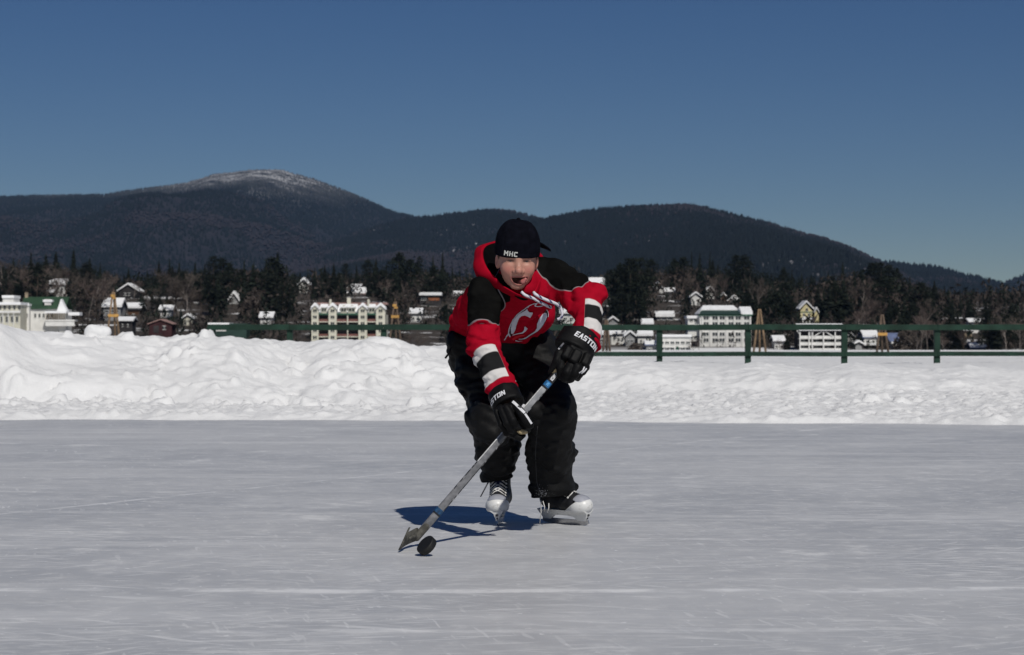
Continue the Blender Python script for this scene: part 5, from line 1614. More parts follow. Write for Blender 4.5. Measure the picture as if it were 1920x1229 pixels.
t = NT('hoodie_fleece'); p = t.pos()
arm_, yk, sd_, rg = t.attr('arm')[2], t.attr('yoke')[2], t.attr('side')[2], t.attr('rgt')[2]
n = t.noise(p, 14, 4)
red = t.mix(t.step(n, .3, .7), (.285, .0032, .014), (.345, .005, .019))
black = t.mix(t.step(n, .3, .7), (.0045, .0045, .0045), (.0075, .0075, .0072))
def band(x, a, b, e=.012):
    return t.math('MULTIPLY', t.step(x, a - e, a + e), t.math('SUBTRACT', 1.0, t.step(x, b - e, b + e)))
c = red
c = t.mix(t.math('SUBTRACT', 1.0, t.step(yk, -.001, .001)), c, black)
c = t.mix(t.math('MULTIPLY', t.math('MULTIPLY', band(t.attr('pipe')[2], -.0022, .0022, .0008), .75), t.math('SUBTRACT', 1.0, t.step(yk, .003, .004))), c, (.27, .25, .26))
sidef = t.step(sd_, -.001, .001)
for rv, w1, w2, w3, w4 in ((1, .23, .375, .69, .87), (0, .235, .335, .63, .81)):
    sel = rg if rv else t.math('SUBTRACT', 1.0, rg)
    sel = t.math('MULTIPLY', t.math('MULTIPLY', sel, sidef), t.step(arm_, -.3, -.25))
    c = t.mix(t.math('MULTIPLY', sel, band(arm_, w1, w4)), c, (.60, .575, .56))
    c = t.mix(t.math('MULTIPLY', sel, band(arm_, w2, w3)), c, (.016, .016, .017))
t.set(c, .9, .015)
wv = t.noise(p, 420, 2, .5)
t.bump(t.math('ADD', t.math('MULTIPLY', wv, .25), t.noise(p, 48, 4, .6)), .45, .006)
me.materials.append(t.m); hoodie = o
M_hood_red = mat('red_fleece', (.32, .0038, .016), .9, .015, .12, 14, .25, 60, .003)
M_lining = mat('black_lining', (.004, .004, .0045), .9, .02, .2, 30, .3, 80, .003)
M_blackfab = mat('black_cuff', (.012, .012, .013), .85, .2, .2, 30, .3, 80, .003)

# ---- hood: a rolled rim round the neck, lined black inside
rim = np.array([P(*q) for q in ((986, 558, 8.37), (955, 544, 8.40), (930, 524, 8.44), (910, 500, 8.50), (902, 476, 8.58), (909, 459, 8.68), (937, 452, 8.78), (975, 455, 8.82), (1004, 466, 8.74), (1016, 486, 8.62), (1016, 508, 8.52), (1010, 530, 8.45), (1002, 548, 8.40))])
base = np.array([P(*q) for q in ((990, 574, 8.50), (940, 562, 8.53), (914, 543, 8.52), (892, 518, 8.54), (887, 492, 8.64), (896, 466, 8.75), (930, 470, 8.90), (978, 480, 8.93), (1014, 486, 8.82), (1029, 508, 8.66), (1023, 530, 8.56), (1017, 548, 8.55), (1009, 562, 8.53))])


def closed(pts, n):
    m_ = len(pts); out = []
    for i in range(n):
        u = i * m_ / n; k = int(u); f = u - k
        a, b, c_, d_ = (pts[(k + j - 1) % m_] for j in range(4))
        out.append(.5 * (2 * b + (c_ - a) * f + (2 * a - 5 * b + 4 * c_ - d_) * f * f + (3 * b - a - 3 * c_ + d_) * f ** 3))
    return np.array(out)


n_ = 120
RC, RB = closed(rim, n_), closed(base, n_)
nc = P(968, 530, 8.56)
inn = nc - RC; inn[:, 2] *= .3; inn /= np.linalg.norm(inn, axis=1)[:, None]
tt = np.linspace(0, TAU, n_, endpoint=False)
wob = .003 * np.sin(tt * 7) + .002 * np.sin(tt * 13 + 1)
rings = [RC * .35 + nc * .65 + np.array([0, 0, -.05]), RC * .65 + nc * .35 + np.array([0, 0, -.032]), RC + inn * .014 + np.array([0, 0, -.016]), RC + inn * .009 + np.array([0, -.002, -.003]), RC + inn * .003 + np.array([0, -.004, .004]) + wob[:, None] * [0, 0, 1],
         RC - inn * .004 + np.array([0, -.002, -.001]), RC * .7 + RB * .3 - inn * .012, RC * .35 + RB * .65 - inn * .012 + wob[:, None] * [1, 1, 0], RB, RB + np.array([0, .02, -.03]) + inn * .02]
V = np.concatenate(rings); nr = len(rings)
Fq = []; mi = []
for r in range(nr - 1):
    for k in range(n_):
        Fq.append((r * n_ + k, r * n_ + (k + 1) % n_, (r + 1) * n_ + (k + 1) % n_, (r + 1) * n_ + k)); mi.append(1 if r < 3 else 0)
me = mesh_np('hood', V, np.array(Fq), [M_hood_red, M_lining], True, mi)
ho = link('hood', me, hoodie)
sm = ho.modifiers.new('smooth', 'SUBSURF'); sm.levels = 1; sm.render_levels = 1

# ---- drawstrings
def lace(name, pts, r, parent, n=9, steps=40, twist=130.0):
    pts = np.array(pts, float); k = len(pts); P_ = []
    for i in range(steps + 1):
        u = i / steps * (k - 1); j = min(int(u), k - 2); f = u - j
        a, b, c_, d_ = pts[max(j - 1, 0)], pts[j], pts[j + 1], pts[min(j + 2, k - 1)]
        P_.append(.5 * (2 * b + (c_ - a) * f + (2 * a - 5 * b + 4 * c_ - d_) * f * f + (3 * b - a - 3 * c_ + d_) * f ** 3))
    m = MB(); m.tube(P_, r, n); o = m.build(name, M_cord, parent, True)
    L = np.concatenate([[0], np.cumsum(np.linalg.norm(np.diff(np.array(P_), axis=0), axis=1))])
    val = np.array([L[i] * twist / TAU + q / n for i in range(len(P_)) for q in range(n)])
    fattr(o.data, 'tw', val); return o


t = NT('twisted_cord'); f = t.math('FRACT', t.attr('tw')[2])
t.set(t.mix(t.step(t.math('ABSOLUTE', t.math('SUBTRACT', f, .5)), .33, .42), (.62, .61, .66), (.07, .07, .16)), .8, .2); M_cord = t.m
lace('drawstring', [P(978, 548, 8.375), P(985, 554, 8.365), P(1000, 560, 8.38), P(1018, 570, 8.40), P(1033, 577, 8.43)], .0058, hoodie)
lace('drawstring', [P(1001, 549, 8.395), P(1005, 553, 8.375), P(1020, 561, 8.385), P(1040, 569, 8.41), P(1050, 576, 8.43), P(1054, 588, 8.43), P(1052, 596, 8.43), P(1045, 599, 8.43)], .0062, hoodie)

# ---- the crest on the chest, cut fine and laid on the cloth
M_crest_w = mat('crest_white', (.50, .50, .58), .75, .2, .06, 60, .2, 200, .001); M_crest_k = mat('crest_black', (.010, .008, .010), .75, .2, .2, 60)
M_crest_r = mat('crest_red', (.50, .008, .02), .75, .2, .1, 60)
bvj = bvh_of(hoodie)
CAM = Vector((0, 0, H))
def proj_chest(u, v, lift):                       # u,v in photo pixels: the place on the cloth that lies there
    d = Vector(P(u, v, 1.0)) - CAM; d.normalize()
    h = bvj.ray_cast(CAM + d * 8.0, d)
    if not h[0]: return None, None
    nn = h[1] if h[1].dot(d) < 0 else -h[1]
    return h[0] + nn * lift, nn


def crest_px(pts): return [(930 + x / 9.4538, 520 + y / 9.4538) for x, y in pts]


white_N = [(270, 985), (262, 900), (285, 800), (330, 720), (400, 640), (470, 600), (520, 575), (552, 540), (560, 575), (590, 605), (655, 612), (640, 650), (605, 708), (560, 680), (510, 662), (455, 672), (410, 710), (380, 770), (365, 840), (352, 905), (300, 985)]
out_N = [(215, 1000), (225, 920), (255, 830), (300, 740), (370, 650), (440, 595), (500, 555), (545, 520), (590, 490), (660, 460), (742, 448), (716, 480), (706, 500), (745, 505), (800, 500), (850, 482), (850, 492), (800, 515), (740, 520), (690, 512), (680, 490), (700, 466), (640, 480), (590, 508), (565, 540), (556, 525), (520, 560), (455, 603), (385, 660), (315, 748), (270, 838), (243, 920), (236, 985), (262, 1045), (248, 1060), (222, 1020), (150, 1112), (140, 1105), (205, 1008)]
blk_N = [(238, 985), (246, 915), (272, 838), (318, 748), (388, 662), (458, 604), (522, 562), (552, 530), (556, 545), (525, 578), (470, 606), (402, 648), (336, 722), (292, 800), (270, 900), (276, 985), (290, 1030), (272, 1040)]
white_J = [(860, 610), (885, 650), (884, 700), (862, 760), (825, 830), (785, 890), (730, 945), (660, 985), (600, 1020), (555, 1055), (520, 1080), (470, 1094), (400, 1090), (402, 1078), (470, 1076), (520, 1060), (570, 1020), (640, 975), (685, 945), (715, 890), (722, 820), (750, 740), (790, 680)]
blk_J = [(862, 606), (872, 580), (905, 600), (912, 640), (912, 690), (895, 720), (870, 770), (832, 838), (790, 900), (735, 955), (665, 998), (605, 1032), (560, 1068), (525, 1092), (470, 1106), (395, 1100), (470, 1096), (524, 1082), (604, 1021), (732, 948), (828, 832), (865, 760), (888, 700), (888, 650)]
out_J = [(905, 590), (885, 570), (900, 566), (922, 600), (914, 610), (926, 650), (926, 690), (914, 715), (916, 690), (914, 640)]
tail = [(500, 862), (550, 905), (520, 950), (470, 982), (390, 995), (300, 1020), (288, 1010), (380, 985), (460, 968), (490, 935)]
swish = [(275, 1085), (330, 1040), (420, 1010), (505, 1005), (500, 1030), (420, 1045), (360, 1075), (310, 1110)]
low = [(340, 1102), (400, 1118), (490, 1120), (400, 1134), (350, 1122)]
decal('crest', [(crest_px(out_N), 0, 0.0027), (crest_px(blk_N), 1, 0.0038), (crest_px(white_N), 0, 0.0049), (crest_px(blk_J), 1, 0.0034), (crest_px(white_J), 0, 0.0046), (crest_px(out_J), 0, 0.0027),
                (crest_px(tail), 0, 0.0046), (crest_px(swish), 2, 0.0038), (crest_px(low), 0, 0.0038)], [M_crest_w, M_crest_k, M_crest_r], hoodie, proj_chest, 1.1)

# ---- snow trousers
def trousers_sdf(p):
    dR = chain(p, [RH, RK, P(936, 842, 9.05), P(930, 893, 9.17)], [.125, .098, .092, .074], .05)
    dR = smin(dR, cap(p, P(921, 780, 8.86), P(924, 800, 8.86), .088, .09), .05)
    dL = chain(p, [LH, LK, P(1031, 850, 8.99), P(1036, 928, 9.08)], [.125, .100, .101, .104], .05)
    # horizontal creases, tight at the back of the thigh and round the knees
    zz = p[:, 2]
    w = vnoise(p, 6, 5) * 2.2
    cr_ = np.sin(zz * 150 + w * 3.0) * .5 + np.sin(zz * 83 - w * 4.1 + p[:, 0] * 20) * .5
    thigh = np.exp(-((zz - .60) / .13) ** 2)
    dR = dR + .0075 * cr_ * thigh + folds(p, 61, 8, .016, (1, 1, .8)) + folds(p, 62, 17, .009, (.8, .8, 1.5))
    dL = dL + .0035 * cr_ * thigh * .6 + folds(p, 71, 8, .016, (1, 1, .75)) + folds(p, 72, 17, .009, (.8, .8, 1.5))
    knee = np.exp(-(np.linalg.norm((p - _v(LK)) * _v((1, 1, 1.4)), axis=1) / .12) ** 2)
    dL = dL - .008 * knee * np.sin(zz * 60 + p[:, 0] * 25)
    dL = smin(dL, cap(p, P(1000, 768, 8.80), P(1066, 764, 8.84), .036, .034), .012); dR = smin(dR, cap(p, P(890, 782, 8.88), P(948, 780, 8.84), .034, .036), .014)
    dR = smax(dR, plane(p, P(930, 903, 9.12), (.10, -.10, -1)), .008)
    dL = smax(dL, plane(p, P(1036, 932, 9.05), (.06, -.10, -1)), .008)
    # the storm slit at the left hem
    hp = ell(p, P(940, 640, 9.16), (.205, .17, .13)); hp = hp + folds(p, 81, 7, .008)
    d = smin(smin(hp, dR, .05), dL, .05) if False else smin(np.minimum(dR, dL), hp, .05)
    pk = ell(p, P(852, 645, 9.08), (.035, .06, .06)) + folds(p, 85, 22, .006)
    d = smin(d, pk, .03)
    return d


o, Vt = sdf_mesh('trousers', trousers_sdf, (-.34, 8.65, .08), (.36, 9.42, .93), .0058, [], person, 1)
me = o.data
sp = np.maximum(np.exp(-(np.linalg.norm((Vt - _v(P(1016, 922, 9.0))) / _v((.05, .1, .05)), axis=1)) ** 2), .6 * np.exp(-((Vt[:, 2] - .135) / .02) ** 2) * (Vt[:, 0] > .05))
fattr(me, 'snow', sp)
t = NT('snow_trouser_nylon'); p = t.pos(); n = t.noise(p, 9, 5, .6)
c = t.mix(t.step(n, .3, .75), (.0045, .0045, .0047), (.0085, .0085, .0088))
fl = t.step(t.math('ADD', t.noise(p, 150, 4, .7), t.math('MULTIPLY', t.attr('snow')[2], .30)), .80, .90)
c = t.mix(t.math('MULTIPLY', fl, t.step(t.attr('snow')[2], .1, .4)), c, (.55, .55, .56))
t.set(c, .62, .16)
t.bump(t.math('ADD', t.noise(p, 38, 5, .65), t.math('MULTIPLY', t.noise(p, 300, 2), .12)), .5, .006); me.materials.append(t.m); trousers = o
m = MB(); a, b = P(846, 652, 8.98), P(835, 672, 8.98)
m.tube([a, (a + b) / 2 + [.004, -.01, 0], b], [.003, .004, .0045], 6); m.build('zip_pull', M_blackfab, trousers, True)
M_grey_thread = mat('grey_seam', (.05, .05, .052), .8, .2, .1)
for pts in ([P(1008, 800, 8.72), P(1004, 850, 8.80), P(1006, 900, 8.86), P(1012, 928, 8.88)],):
    bvt = bvh_of(trousers); path = []
    for i in range(30):
        u = i / 29 * (len(pts) - 1); j = min(int(u), len(pts) - 2); q = pts[j] * (1 - (u - j)) + pts[j + 1] * (u - j)
        d = (Vector(q) - CAM).normalized(); hh = bvt.ray_cast(CAM + d * 7, d)
        if hh[0]: path.append(np.array(hh[0] - d * .001))
    m = MB(); m.tube(path, .0016, 5); m.build('seam', M_grey_thread, trousers, True)

# ---- the body itself: one skin from head to feet, kept under the clothes
def worn_body(p):
    room = np.minimum(hoodie_sdf(p) + .022, trousers_sdf(p) + .016)
    for a, b, r in ((RE * .3 + RW * .7, P(962, 780, 8.2), .032), (LE * .3 + LW_ * .7, P(1070, 690, 8.24), .032), (RA + [0, 0, .08], P(938, 945, 9.15), .034), (LA + [0, 0, .08], P(1066, 950, 9.12), .034), (CH + [0, .10, .05], from_head((0, .06, -.12)), .05)):
        room = np.minimum(room, cap(p, a, b, r))
    return np.maximum(body_sdf(p), room)


V2, Q2 = polygonise(worn_body, (-.35, 8.0, .0), (.42, 9.4, 1.15), .010)
me = mesh_np('person', np.concatenate([from_head(V1), V2]), np.concatenate([Q1, Q2 + len(V1)]), M_skin)
cattr(me, 'col', np.concatenate([C1, np.tile([.43, .245, .185], (len(V2), 1))]))
old_ = person; person = link('person', me)
for c_ in list(old_.children): c_.parent = person
bpy.data.objects.remove(old_); person.name = 'person'
tag(person, 'person in a red and black hoodie and backwards cap bending over a stick, tongue out', 'person')

# ================================================================== gloves, skates, stick, puck
t = NT('glove_leather'); p = t.pos(); n = t.noise(p, 25, 5, .6)
t.set(t.mix(t.step(n, .3, .7), (.0036, .0036, .0040), (.0064, .0064, .0068)), t.math('ADD', .45, t.math('MULTIPLY', n, .25)), .11)
t.bump(t.noise(p, 120, 4, .6), .22, .002); M_glove = t.m
M_palm = mat('tan_palm', (.42, .33, .19), .8, .2, .25, 40, .3, 120, .002)
M_glw = mat('glove_white', (.62, .62, .64), .5, .3, .08, 40)
M_glg = mat('glove_grey_mark', (.05, .05, .055), .6, .3, .1)

SB, ST = P(781, 1008, 8.10), P(1058, 684, 8.265)       # heel and butt of the stick's shaft
sdir = unit(ST - SB)
def S(t_): return SB + (ST - SB) * t_
def on_stick(px):                                       # the point of the shaft seen in that column
    lo, hi = 0., 1.
    for _ in range(40):
        m_ = (lo + hi) / 2; q = S(m_)
        if 960 + F * q[0] / q[1] < px: lo = m_
        else: hi = m_
    return S(lo)


def frame(ax, to):
    """columns: along the hand, across it, towards the viewer"""
    a = unit(ax); n = np.asarray(to, float); n = unit(n - (n @ a) * a); return np.stack([a, np.cross(n, a), n], 1)


def glove(label, W0, W1, rc, flat, hand, fingers, thumb, palm, tips, lo, hi, lett, lettang, letth, letoff, parent):
    """cuff + padded back + finger rolls + thumb, all one leather shell; palm, lettering and stripes are its parts"""
    ax = unit(W1 - W0)
    def fn(p):
        cu = cyl(p, W0, W1, rc, rc * 1.04, .010, flat, (0, -1, .15))
        cu = cu + .0016 * vnoise(p, 30, 2)
        tt_, _ = seg(p, W0, W1)
        cu = np.maximum(cu, -cyl(p, W0 - ax * .03, W0 + ax * .02, rc * .80, rc * .8, .004, flat, (0, -1, .15)))
        d = cu
        for c, h, R in hand: d = smin(d, rbox(p, c, h, R, .010), .004)
        for ch, rs in fingers: d = smin(d, chain(p, ch, rs, .004), .003)
        for ch, rs in thumb: d = smin(d, chain(p, ch, rs, .006), .003)
        for ch, rs in tips: d = smin(d, chain(p, ch, rs, .004), .003)
        return d + .0012 * vnoise(p, 60, 9)
    g_, _ = sdf_mesh('glove', fn, lo, hi, .0030, M_glove, parent, 1)
    if label: g_['label'] = label
    pf = lambda p: np.min([chain(p, ch, rs, .004) for ch, rs in palm], axis=0)
    sdf_mesh('palm', pf, lo, hi, .0035, M_palm, g_, 1)
    bv_ = bvh_of(g_)
    f0 = np.array([0, -1., .0]); f0 = unit(f0 - (f0 @ ax) * ax); s0 = np.cross(f0, ax)
    cen = W0 + (W1 - W0) * .55
    if lettang[2] < 0: s0 = -s0
    def pr(u, v, lift):
        a = lettang[0] + u / rc * lettang[1]
        dirn = math.cos(a) * f0 + math.sin(a) * s0
        o_ = cen - ax * (v + letoff)
        h = bv_.ray_cast(Vector(o_ + dirn * .2), Vector(-dirn))
        if not h[0]: return None, None
        return h[0] + Vector(dirn) * lift, h[1]
    lp, wd = word(lett, letth, .10, .95, .18)
    decal('lettering', [([(u - wd / 2, v - letth / 2) for u, v in l], 0, .0012) for l in lp], [M_glw], g_, pr, .006)
    return g_, bv_


def strip(name, pts, w, m, parent, bv_, lift=.0015, n=14):
    """a narrow band laid on the surface along points given in photo pixels"""
    px = np.array(pts, float); V, Fs = [], []
    for i in range(n + 1):
        u = i / n * (len(px) - 1); j = min(int(u), len(px) - 2); q = px[j] * (1 - u + j) + px[j + 1] * (u - j)
        d = px[j + 1] - px[j]; nn = np.array([-d[1], d[0]]) / np.hypot(*d)
        for k in (-1, -.33, .33, 1):
            a = q + nn * w * k; dd = (Vector(P(a[0], a[1], 1.0)) - CAM).normalized()
            h = bv_.ray_cast(CAM + dd * 7.5, dd)
            V.append(np.array(h[0] - dd * lift) if h[0] else P(a[0], a[1], 8.2))
    for i in range(n):
        for k in range(3): Fs.append((i * 4 + k, i * 4 + k + 1, i * 4 + 5 + k, i * 4 + 4 + k))
    m_ = MB(); m_.add(V, Fs); return m_.build(name, m, parent, True)


# lower glove (photo left), fist closed round the shaft below the middle
g0 = on_stick(985); g1 = on_stick(964)
W0, W1 = P(942, 733, 8.265), P(955, 762, 8.215)
ha = unit(P(985, 800, 8.15) - W1); HF = frame(ha, (-.25, -1, .3))
hand = [(P(953, 776, 8.175), (.030, .036, .020), HF), (P(962, 788, 8.185), (.030, .030, .024), HF), (P(944, 772, 8.17), (.028, .013, .022), HF), (P(955, 770, 8.16), (.028, .012, .022), HF)]
fingers = [([P(931, 772, 8.17), P(940, 796, 8.15), P(950, 812, 8.16), P(966, 819, 8.20)], [.0125, .0140, .0130, .011]),
           ([P(941, 768, 8.15), P(951, 794, 8.125), P(958, 806, 8.14), P(974, 817, 8.205)], [.0145, .0155, .0140, .011]),
           ([P(950, 765, 8.14), P(961, 788, 8.115), P(966, 797, 8.13), P(980, 812, 8.215)], [.0145, .0155, .0135, .011]),
           ([P(958, 764, 8.16), P(972, 784, 8.165), P(984, 800, 8.19), P(990, 808, 8.22)], [.013, .013, .012, .010])]
thumb = [([P(964, 758, 8.17), P(978, 777, 8.135)], [.0185, .0195]), ([P(979, 780, 8.135), P(993, 797, 8.145)], [.0195, .0165])]
palm = [([P(967, 806, 8.165), P(977, 810, 8.17), P(986, 811, 8.18)], [.008, .010, .008]), ([P(960, 797, 8.15), P(966, 793, 8.15)], [.008, .006])]
tips = [([P(964, 818, 8.17), P(974, 822, 8.18), P(983, 817, 8.19)], [.010, .011, .008])]
g_r, bvr = glove('black glove lower on the stick, cuff lettering half turned away', W0, W1, .0610, .86, hand, fingers, thumb, palm, tips, (-.14, 8.05, .36), (.10, 8.36, .62), 'EASTON', (-.86, .95, 1), .0215, -.006, person)
strip('white_strip', [(961, 753), (967, 758), (977, 768), (984, 774.5)], 2.5, M_glw, g_r, bvr)
strip('white_strip', [(984.5, 776), (990, 784), (997, 795)], 1.9, M_glw, g_r, bvr)
strip('mark', [(971, 761.5), (977, 764.5)], 1.4, M_glg, g_r, bvr, .0024)

# upper glove (photo right), closed round the butt end
W0, W1 = P(1092, 625, 8.335), P(1073, 660, 8.285)
ha = unit(P(1052, 702, 8.24) - W1); HF = frame(ha, (.15, -1, .25))
hand = [(P(1084, 671, 8.255), (.036, .052, .026), HF), (P(1062, 664, 8.235), (.027, .0155, .026), HF), (P(1078, 671, 8.222), (.030, .0185, .026), HF), (P(1098, 677, 8.232), (.029, .0165, .026), HF),
        (P(1076, 693, 8.265), (.030, .042, .030), HF)]
fingers = [([P(1055, 674, 8.235), P(1051, 690, 8.23), P(1052, 706, 8.235), P(1062, 713, 8.265)], [.0155, .0160, .0150, .012]),
           ([P(1068, 688, 8.212), P(1063, 699, 8.205), P(1058, 709, 8.222), P(1064, 713, 8.26)], [.0190, .0180, .0160, .013]),
           ([P(1083, 690, 8.205), P(1077, 702, 8.202), P(1070, 710, 8.222), P(1068, 713, 8.26)], [.0195, .0185, .0165, .013]),
           ([P(1098, 688, 8.220), P(1092, 696, 8.218), P(1083, 704, 8.235), P(1074, 710, 8.265)], [.0175, .0165, .0150, .012])]
thumb = [([P(1049, 662, 8.245), P(1044, 676, 8.235)], [.0185, .0170]), ([P(1043, 679, 8.235), P(1031, 698, 8.245)], [.0165, .0085])]
palm = [([P(1050, 684, 8.245), P(1043, 693, 8.245), P(1036, 699, 8.25)], [.009, .010, .005])]
g_l, bvl = glove('black glove at the top of the stick with its cuff lettering facing out', W0, W1, .0780, .72, hand, fingers, thumb, palm, [], (.13, 8.12, .58), (.36, 8.43, .84), 'EASTON', (.42, .92, 1), .0255, .004, person)
strip('white_strip', [(1086, 700), (1093, 695), (1096, 688)], 1.2, M_glw, g_l, bvl)
strip('white_strip', [(1090, 701), (1096, 696), (1100, 691)], 1.2, M_glw, g_l, bvl)
strip('white_strip', [(1047, 655), (1057, 643.5)], 1.6, M_glw, g_l, bvl)

# ---- skates ----------------------------------------------------------------
M_boot = mat('black_boot', (.012, .012, .014), .55, .35, .2, 40, .2, 150, .002)
M_navy = mat('navy_tongue', (.018, .020, .050), .8, .2, .2, 60, .3, 150, .002)
t = NT('skate_white_plastic'); p = t.objc(); n = t.noise(p, 40, 5, .65)
t.set(t.mix(t.step(n, .5, .75), (.66, .66, .65), (.42, .41, .39)), .38, .45); M_plast = t.m
M_capg = mat('grey_toe_plastic', (.30, .31, .35), .4, .45, .1, 30)
M_steel = mat('steel', (.45, .45, .46), .28, .5, .1, 60, Metallic=.9)
M_lacew = mat('white_lace', (.58, .57, .55), .85, .2, .15, 80)


def skate(fwd, toe, lean, label):
    fwd = unit(fwd); up = np.array([0, 0, 1.0]); lf = np.cross(up, fwd)
    R = np.stack([fwd, lf, up], 1) @ rot('X', lean)
    O = np.asarray(toe) - R @ np.array([.142, 0, 0]); O[2] = 0.0
    M4 = Matrix.Translation(O) @ Matrix(R.tolist()).to_4x4()
    def boot(q):
        d = chain(q, [(-.075, 0, .108), (.02, 0, .104), (.080, 0, .094), (.112, 0, .089)], [.037, .040, .038, .030], .02)
        d = smin(d, cap(q, (-.055, 0, .115), (-.062, 0, .25), .043, .050), .035)
        d = smax(d, plane(q, (0, 0, .068), (0, 0, -1)), .006)
        d = smax(d, plane(q, (0, 0, .245), (-.25, 0, 1)), .006)
        y = np.abs(q[:, 1]) + .012; sl = np.abs(y - .034 - .0 * q[:, 0])
        d = d + .0022 * np.exp(-(sl / .003) ** 2) * (q[:, 2] > .1)
        return d + .001 * vnoise(q, 50, 4)
    e, _ = sdf_mesh('skate', boot, (-.14, -.08, .05), (.18, .08, .27), .0035, M_boot, person, 1); e.matrix_basis = M4
    if label: e['label'] = label
    def toecap(q):
        d = ell(q, (.106, 0, .086), (.056, .048, .042)); d = smin(d, cap(q, (-.10, .0, .078), (.09, 0, .080), .039, .044), .02)
        d = smax(d, plane(q, (0, 0, .060), (0, 0, -1)), .006)
        d = smax(d, plane(q, (.088, 0, .093), (-.62, 0, 1)), .004)
        return d
    tc, _ = sdf_mesh('toe_cap', toecap, (-.06, -.07, .04), (.19, .07, .15), .003, M_plast, e, 1)
    def toptoe(q):
        d = ell(q, (.103, 0, .0875), (.0545, .0470, .0440)) - .0012
        return smax(smax(d, plane(q, (.10, 0, .112), (-.30, 0, -1)), .003), plane(q, (.086, 0, .093), (-1, 0, .25)), .003)
    sdf_mesh('toe_top', toptoe, (.04, -.07, .08), (.18, .07, .15), .003, M_capg, e, 1)
    # sole plate and blade holder
    m = MB()
    prof = [(-.125, .066), (.150, .066), (.146, .052), (.138, .034), (.128, .020), (.085, .020), (.066, .036), (.030, .040), (-.020, .040), (-.052, .036), (-.072, .020), (-.112, .020), (-.124, .044)]
    w = lambda z: .006 + (.024 if z > .06 else .010) * (z - .02) / .046
    top = [(x, w(z), z) for x, z in prof]; bot = [(x, -w(z), z) for x, z in prof]; n = len(prof)
    m.add(top + bot, [tuple(range(n)), tuple(range(2 * n - 1, n - 1, -1))] + [(i, n + i, n + (i + 1) % n, (i + 1) % n) for i in range(n)])
    hd = m.build('blade_holder', M_plast, e); 
    m = MB(); k = []
    for i in range(21):
        x = -.125 + .270 * i / 20; u = (x - .01) / .135; k.append((x, max(0.0, .010 * (abs(u) ** 6)) + .0))
    poly = k + [(.142, .024), (-.120, .024)]
    m.prism([(x, -.0017, z) for x, z in poly], (0, .0034, 0)); bl = m.build('blade', M_steel, hd)
    m = MB(); m.tube([(.1385, 0, .049), (.1475, 0, .045)], .0055, 10); m.tube([(.132, 0, .034), (.140, 0, .031)], .0035, 8); m.build('vent_mark', M_glg, hd)
    # laces across the tongue and the eyelets
    tg = MB(); tg.tube([(.062, 0, .128), (.028, 0, .150), (.0, 0, .180), (-.012, 0, .235)], [.016, .020, .022, .024], 10); tg.build('tongue_pad', M_navy, e, True)
    path = [(.068, .131), (.052, .141), (.036, .151), (.022, .163), (.010, .178), (.002, .194)]
    lc = MB()
    for i, (x, z) in enumerate(path):
        for s in (-1, 1):
            ey = MB(); ey.tube([(x - .004, s * .0300, z - .010), (x - .002, s * .0345, z - .007)], [.0045, .0045], 8); ey.build('eyelet', M_lacew, e, True)
            if i < 5:
                x2, z2 = path[i + 1]
                lc.tube([(x - .002, s * .030, z - .006), (x + .007, s * .012, z + .010), (x2 + .008, -s * .012, z2 + .009), (x2 - .002, -s * .030, z2 - .006)], .0026, 6)
    lc.build('laces', M_lacew, e, True)
    for sy in (-1, 1):
        m = MB()
        for a in (0, .012, .024): m.box((.110 + a * .8, sy * (.0455 - a * .30), .088), (.0038, .0030, .0042), rot('Z', -sy * 16))
        m.build('maker_mark', M_glg, tc)
    return e, M4


toeR = P(932.5, 986, 8.99); toeR[2] = 0
e, M4 = skate((-.10, -1, 0), toeR, 3, 'skate pointing at the viewer, white toe')
m = MB(); a = P(917, 902, 8.98); m.tube([a, P(910, 915, 8.97), P(901, 932, 8.97)], [.003, .003, .0025], 6); m.build('lace_end', M_glg, e, True).matrix_basis = M4.inverted()
toeL = P(1104, 986, 9.0); toeL[2] = 0
e, M4 = skate((.72, -.70, 0), toeL, 7, 'skate turned out sideways with loose white laces')
for x0, y0, x1, y1 in ((1014, 938, 1012, 982), (1018, 940, 1021, 960), (1029, 944, 1026, 962)):
    m = MB(); m.tube([P(x0, y0, 9.0), P((x0 + x1) / 2 + 1.5, (y0 + y1) / 2, 8.99), P(x1, y1, 9.0)], .0022, 6); m.build('lace_end', M_lacew, e, True).matrix_basis = M4.inverted()

# ---- the stick ---------------------------------------------------------------
stick = empty('hockey_stick', SB, 'silver hockey stick held in both black gloves, blade on the ice', 'hockey stick')
def to_st(p): return np.asarray(p) - SB
nf = np.array([.12, -1, .12]); nf = unit(nf - (nf @ sdir) * sdir); nl = np.cross(sdir, nf)     # towards the viewer / across
t = NT('silver_shaft'); v = t.objc(); n = t.noise(v, 30, 5, .6)
t.set(t.mix(t.step(n, .35, .7), (.20, .205, .215), (.34, .34, .35)), .35, .45); M_shaft = t.m
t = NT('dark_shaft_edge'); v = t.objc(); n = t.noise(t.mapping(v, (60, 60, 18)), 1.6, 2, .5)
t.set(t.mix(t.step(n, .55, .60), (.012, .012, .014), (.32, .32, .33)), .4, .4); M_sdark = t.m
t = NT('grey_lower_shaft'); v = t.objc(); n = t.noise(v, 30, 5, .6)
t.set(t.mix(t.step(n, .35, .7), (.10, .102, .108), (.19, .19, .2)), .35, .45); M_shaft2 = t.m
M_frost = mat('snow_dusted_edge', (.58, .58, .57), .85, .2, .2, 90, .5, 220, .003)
M_blue = mat('blue_band', (.008, .045, .11), .4, .4, .5, 90)
M_blackg = mat('black_gloss', (.010, .010, .011), .35, .4, .1)
M_tape = mat('worn_blade_tape', (.085, .082, .072), .85, .2, .35, 45, .4, 160, .003)
m = MB(); hw, hd_ = .0137, .0095
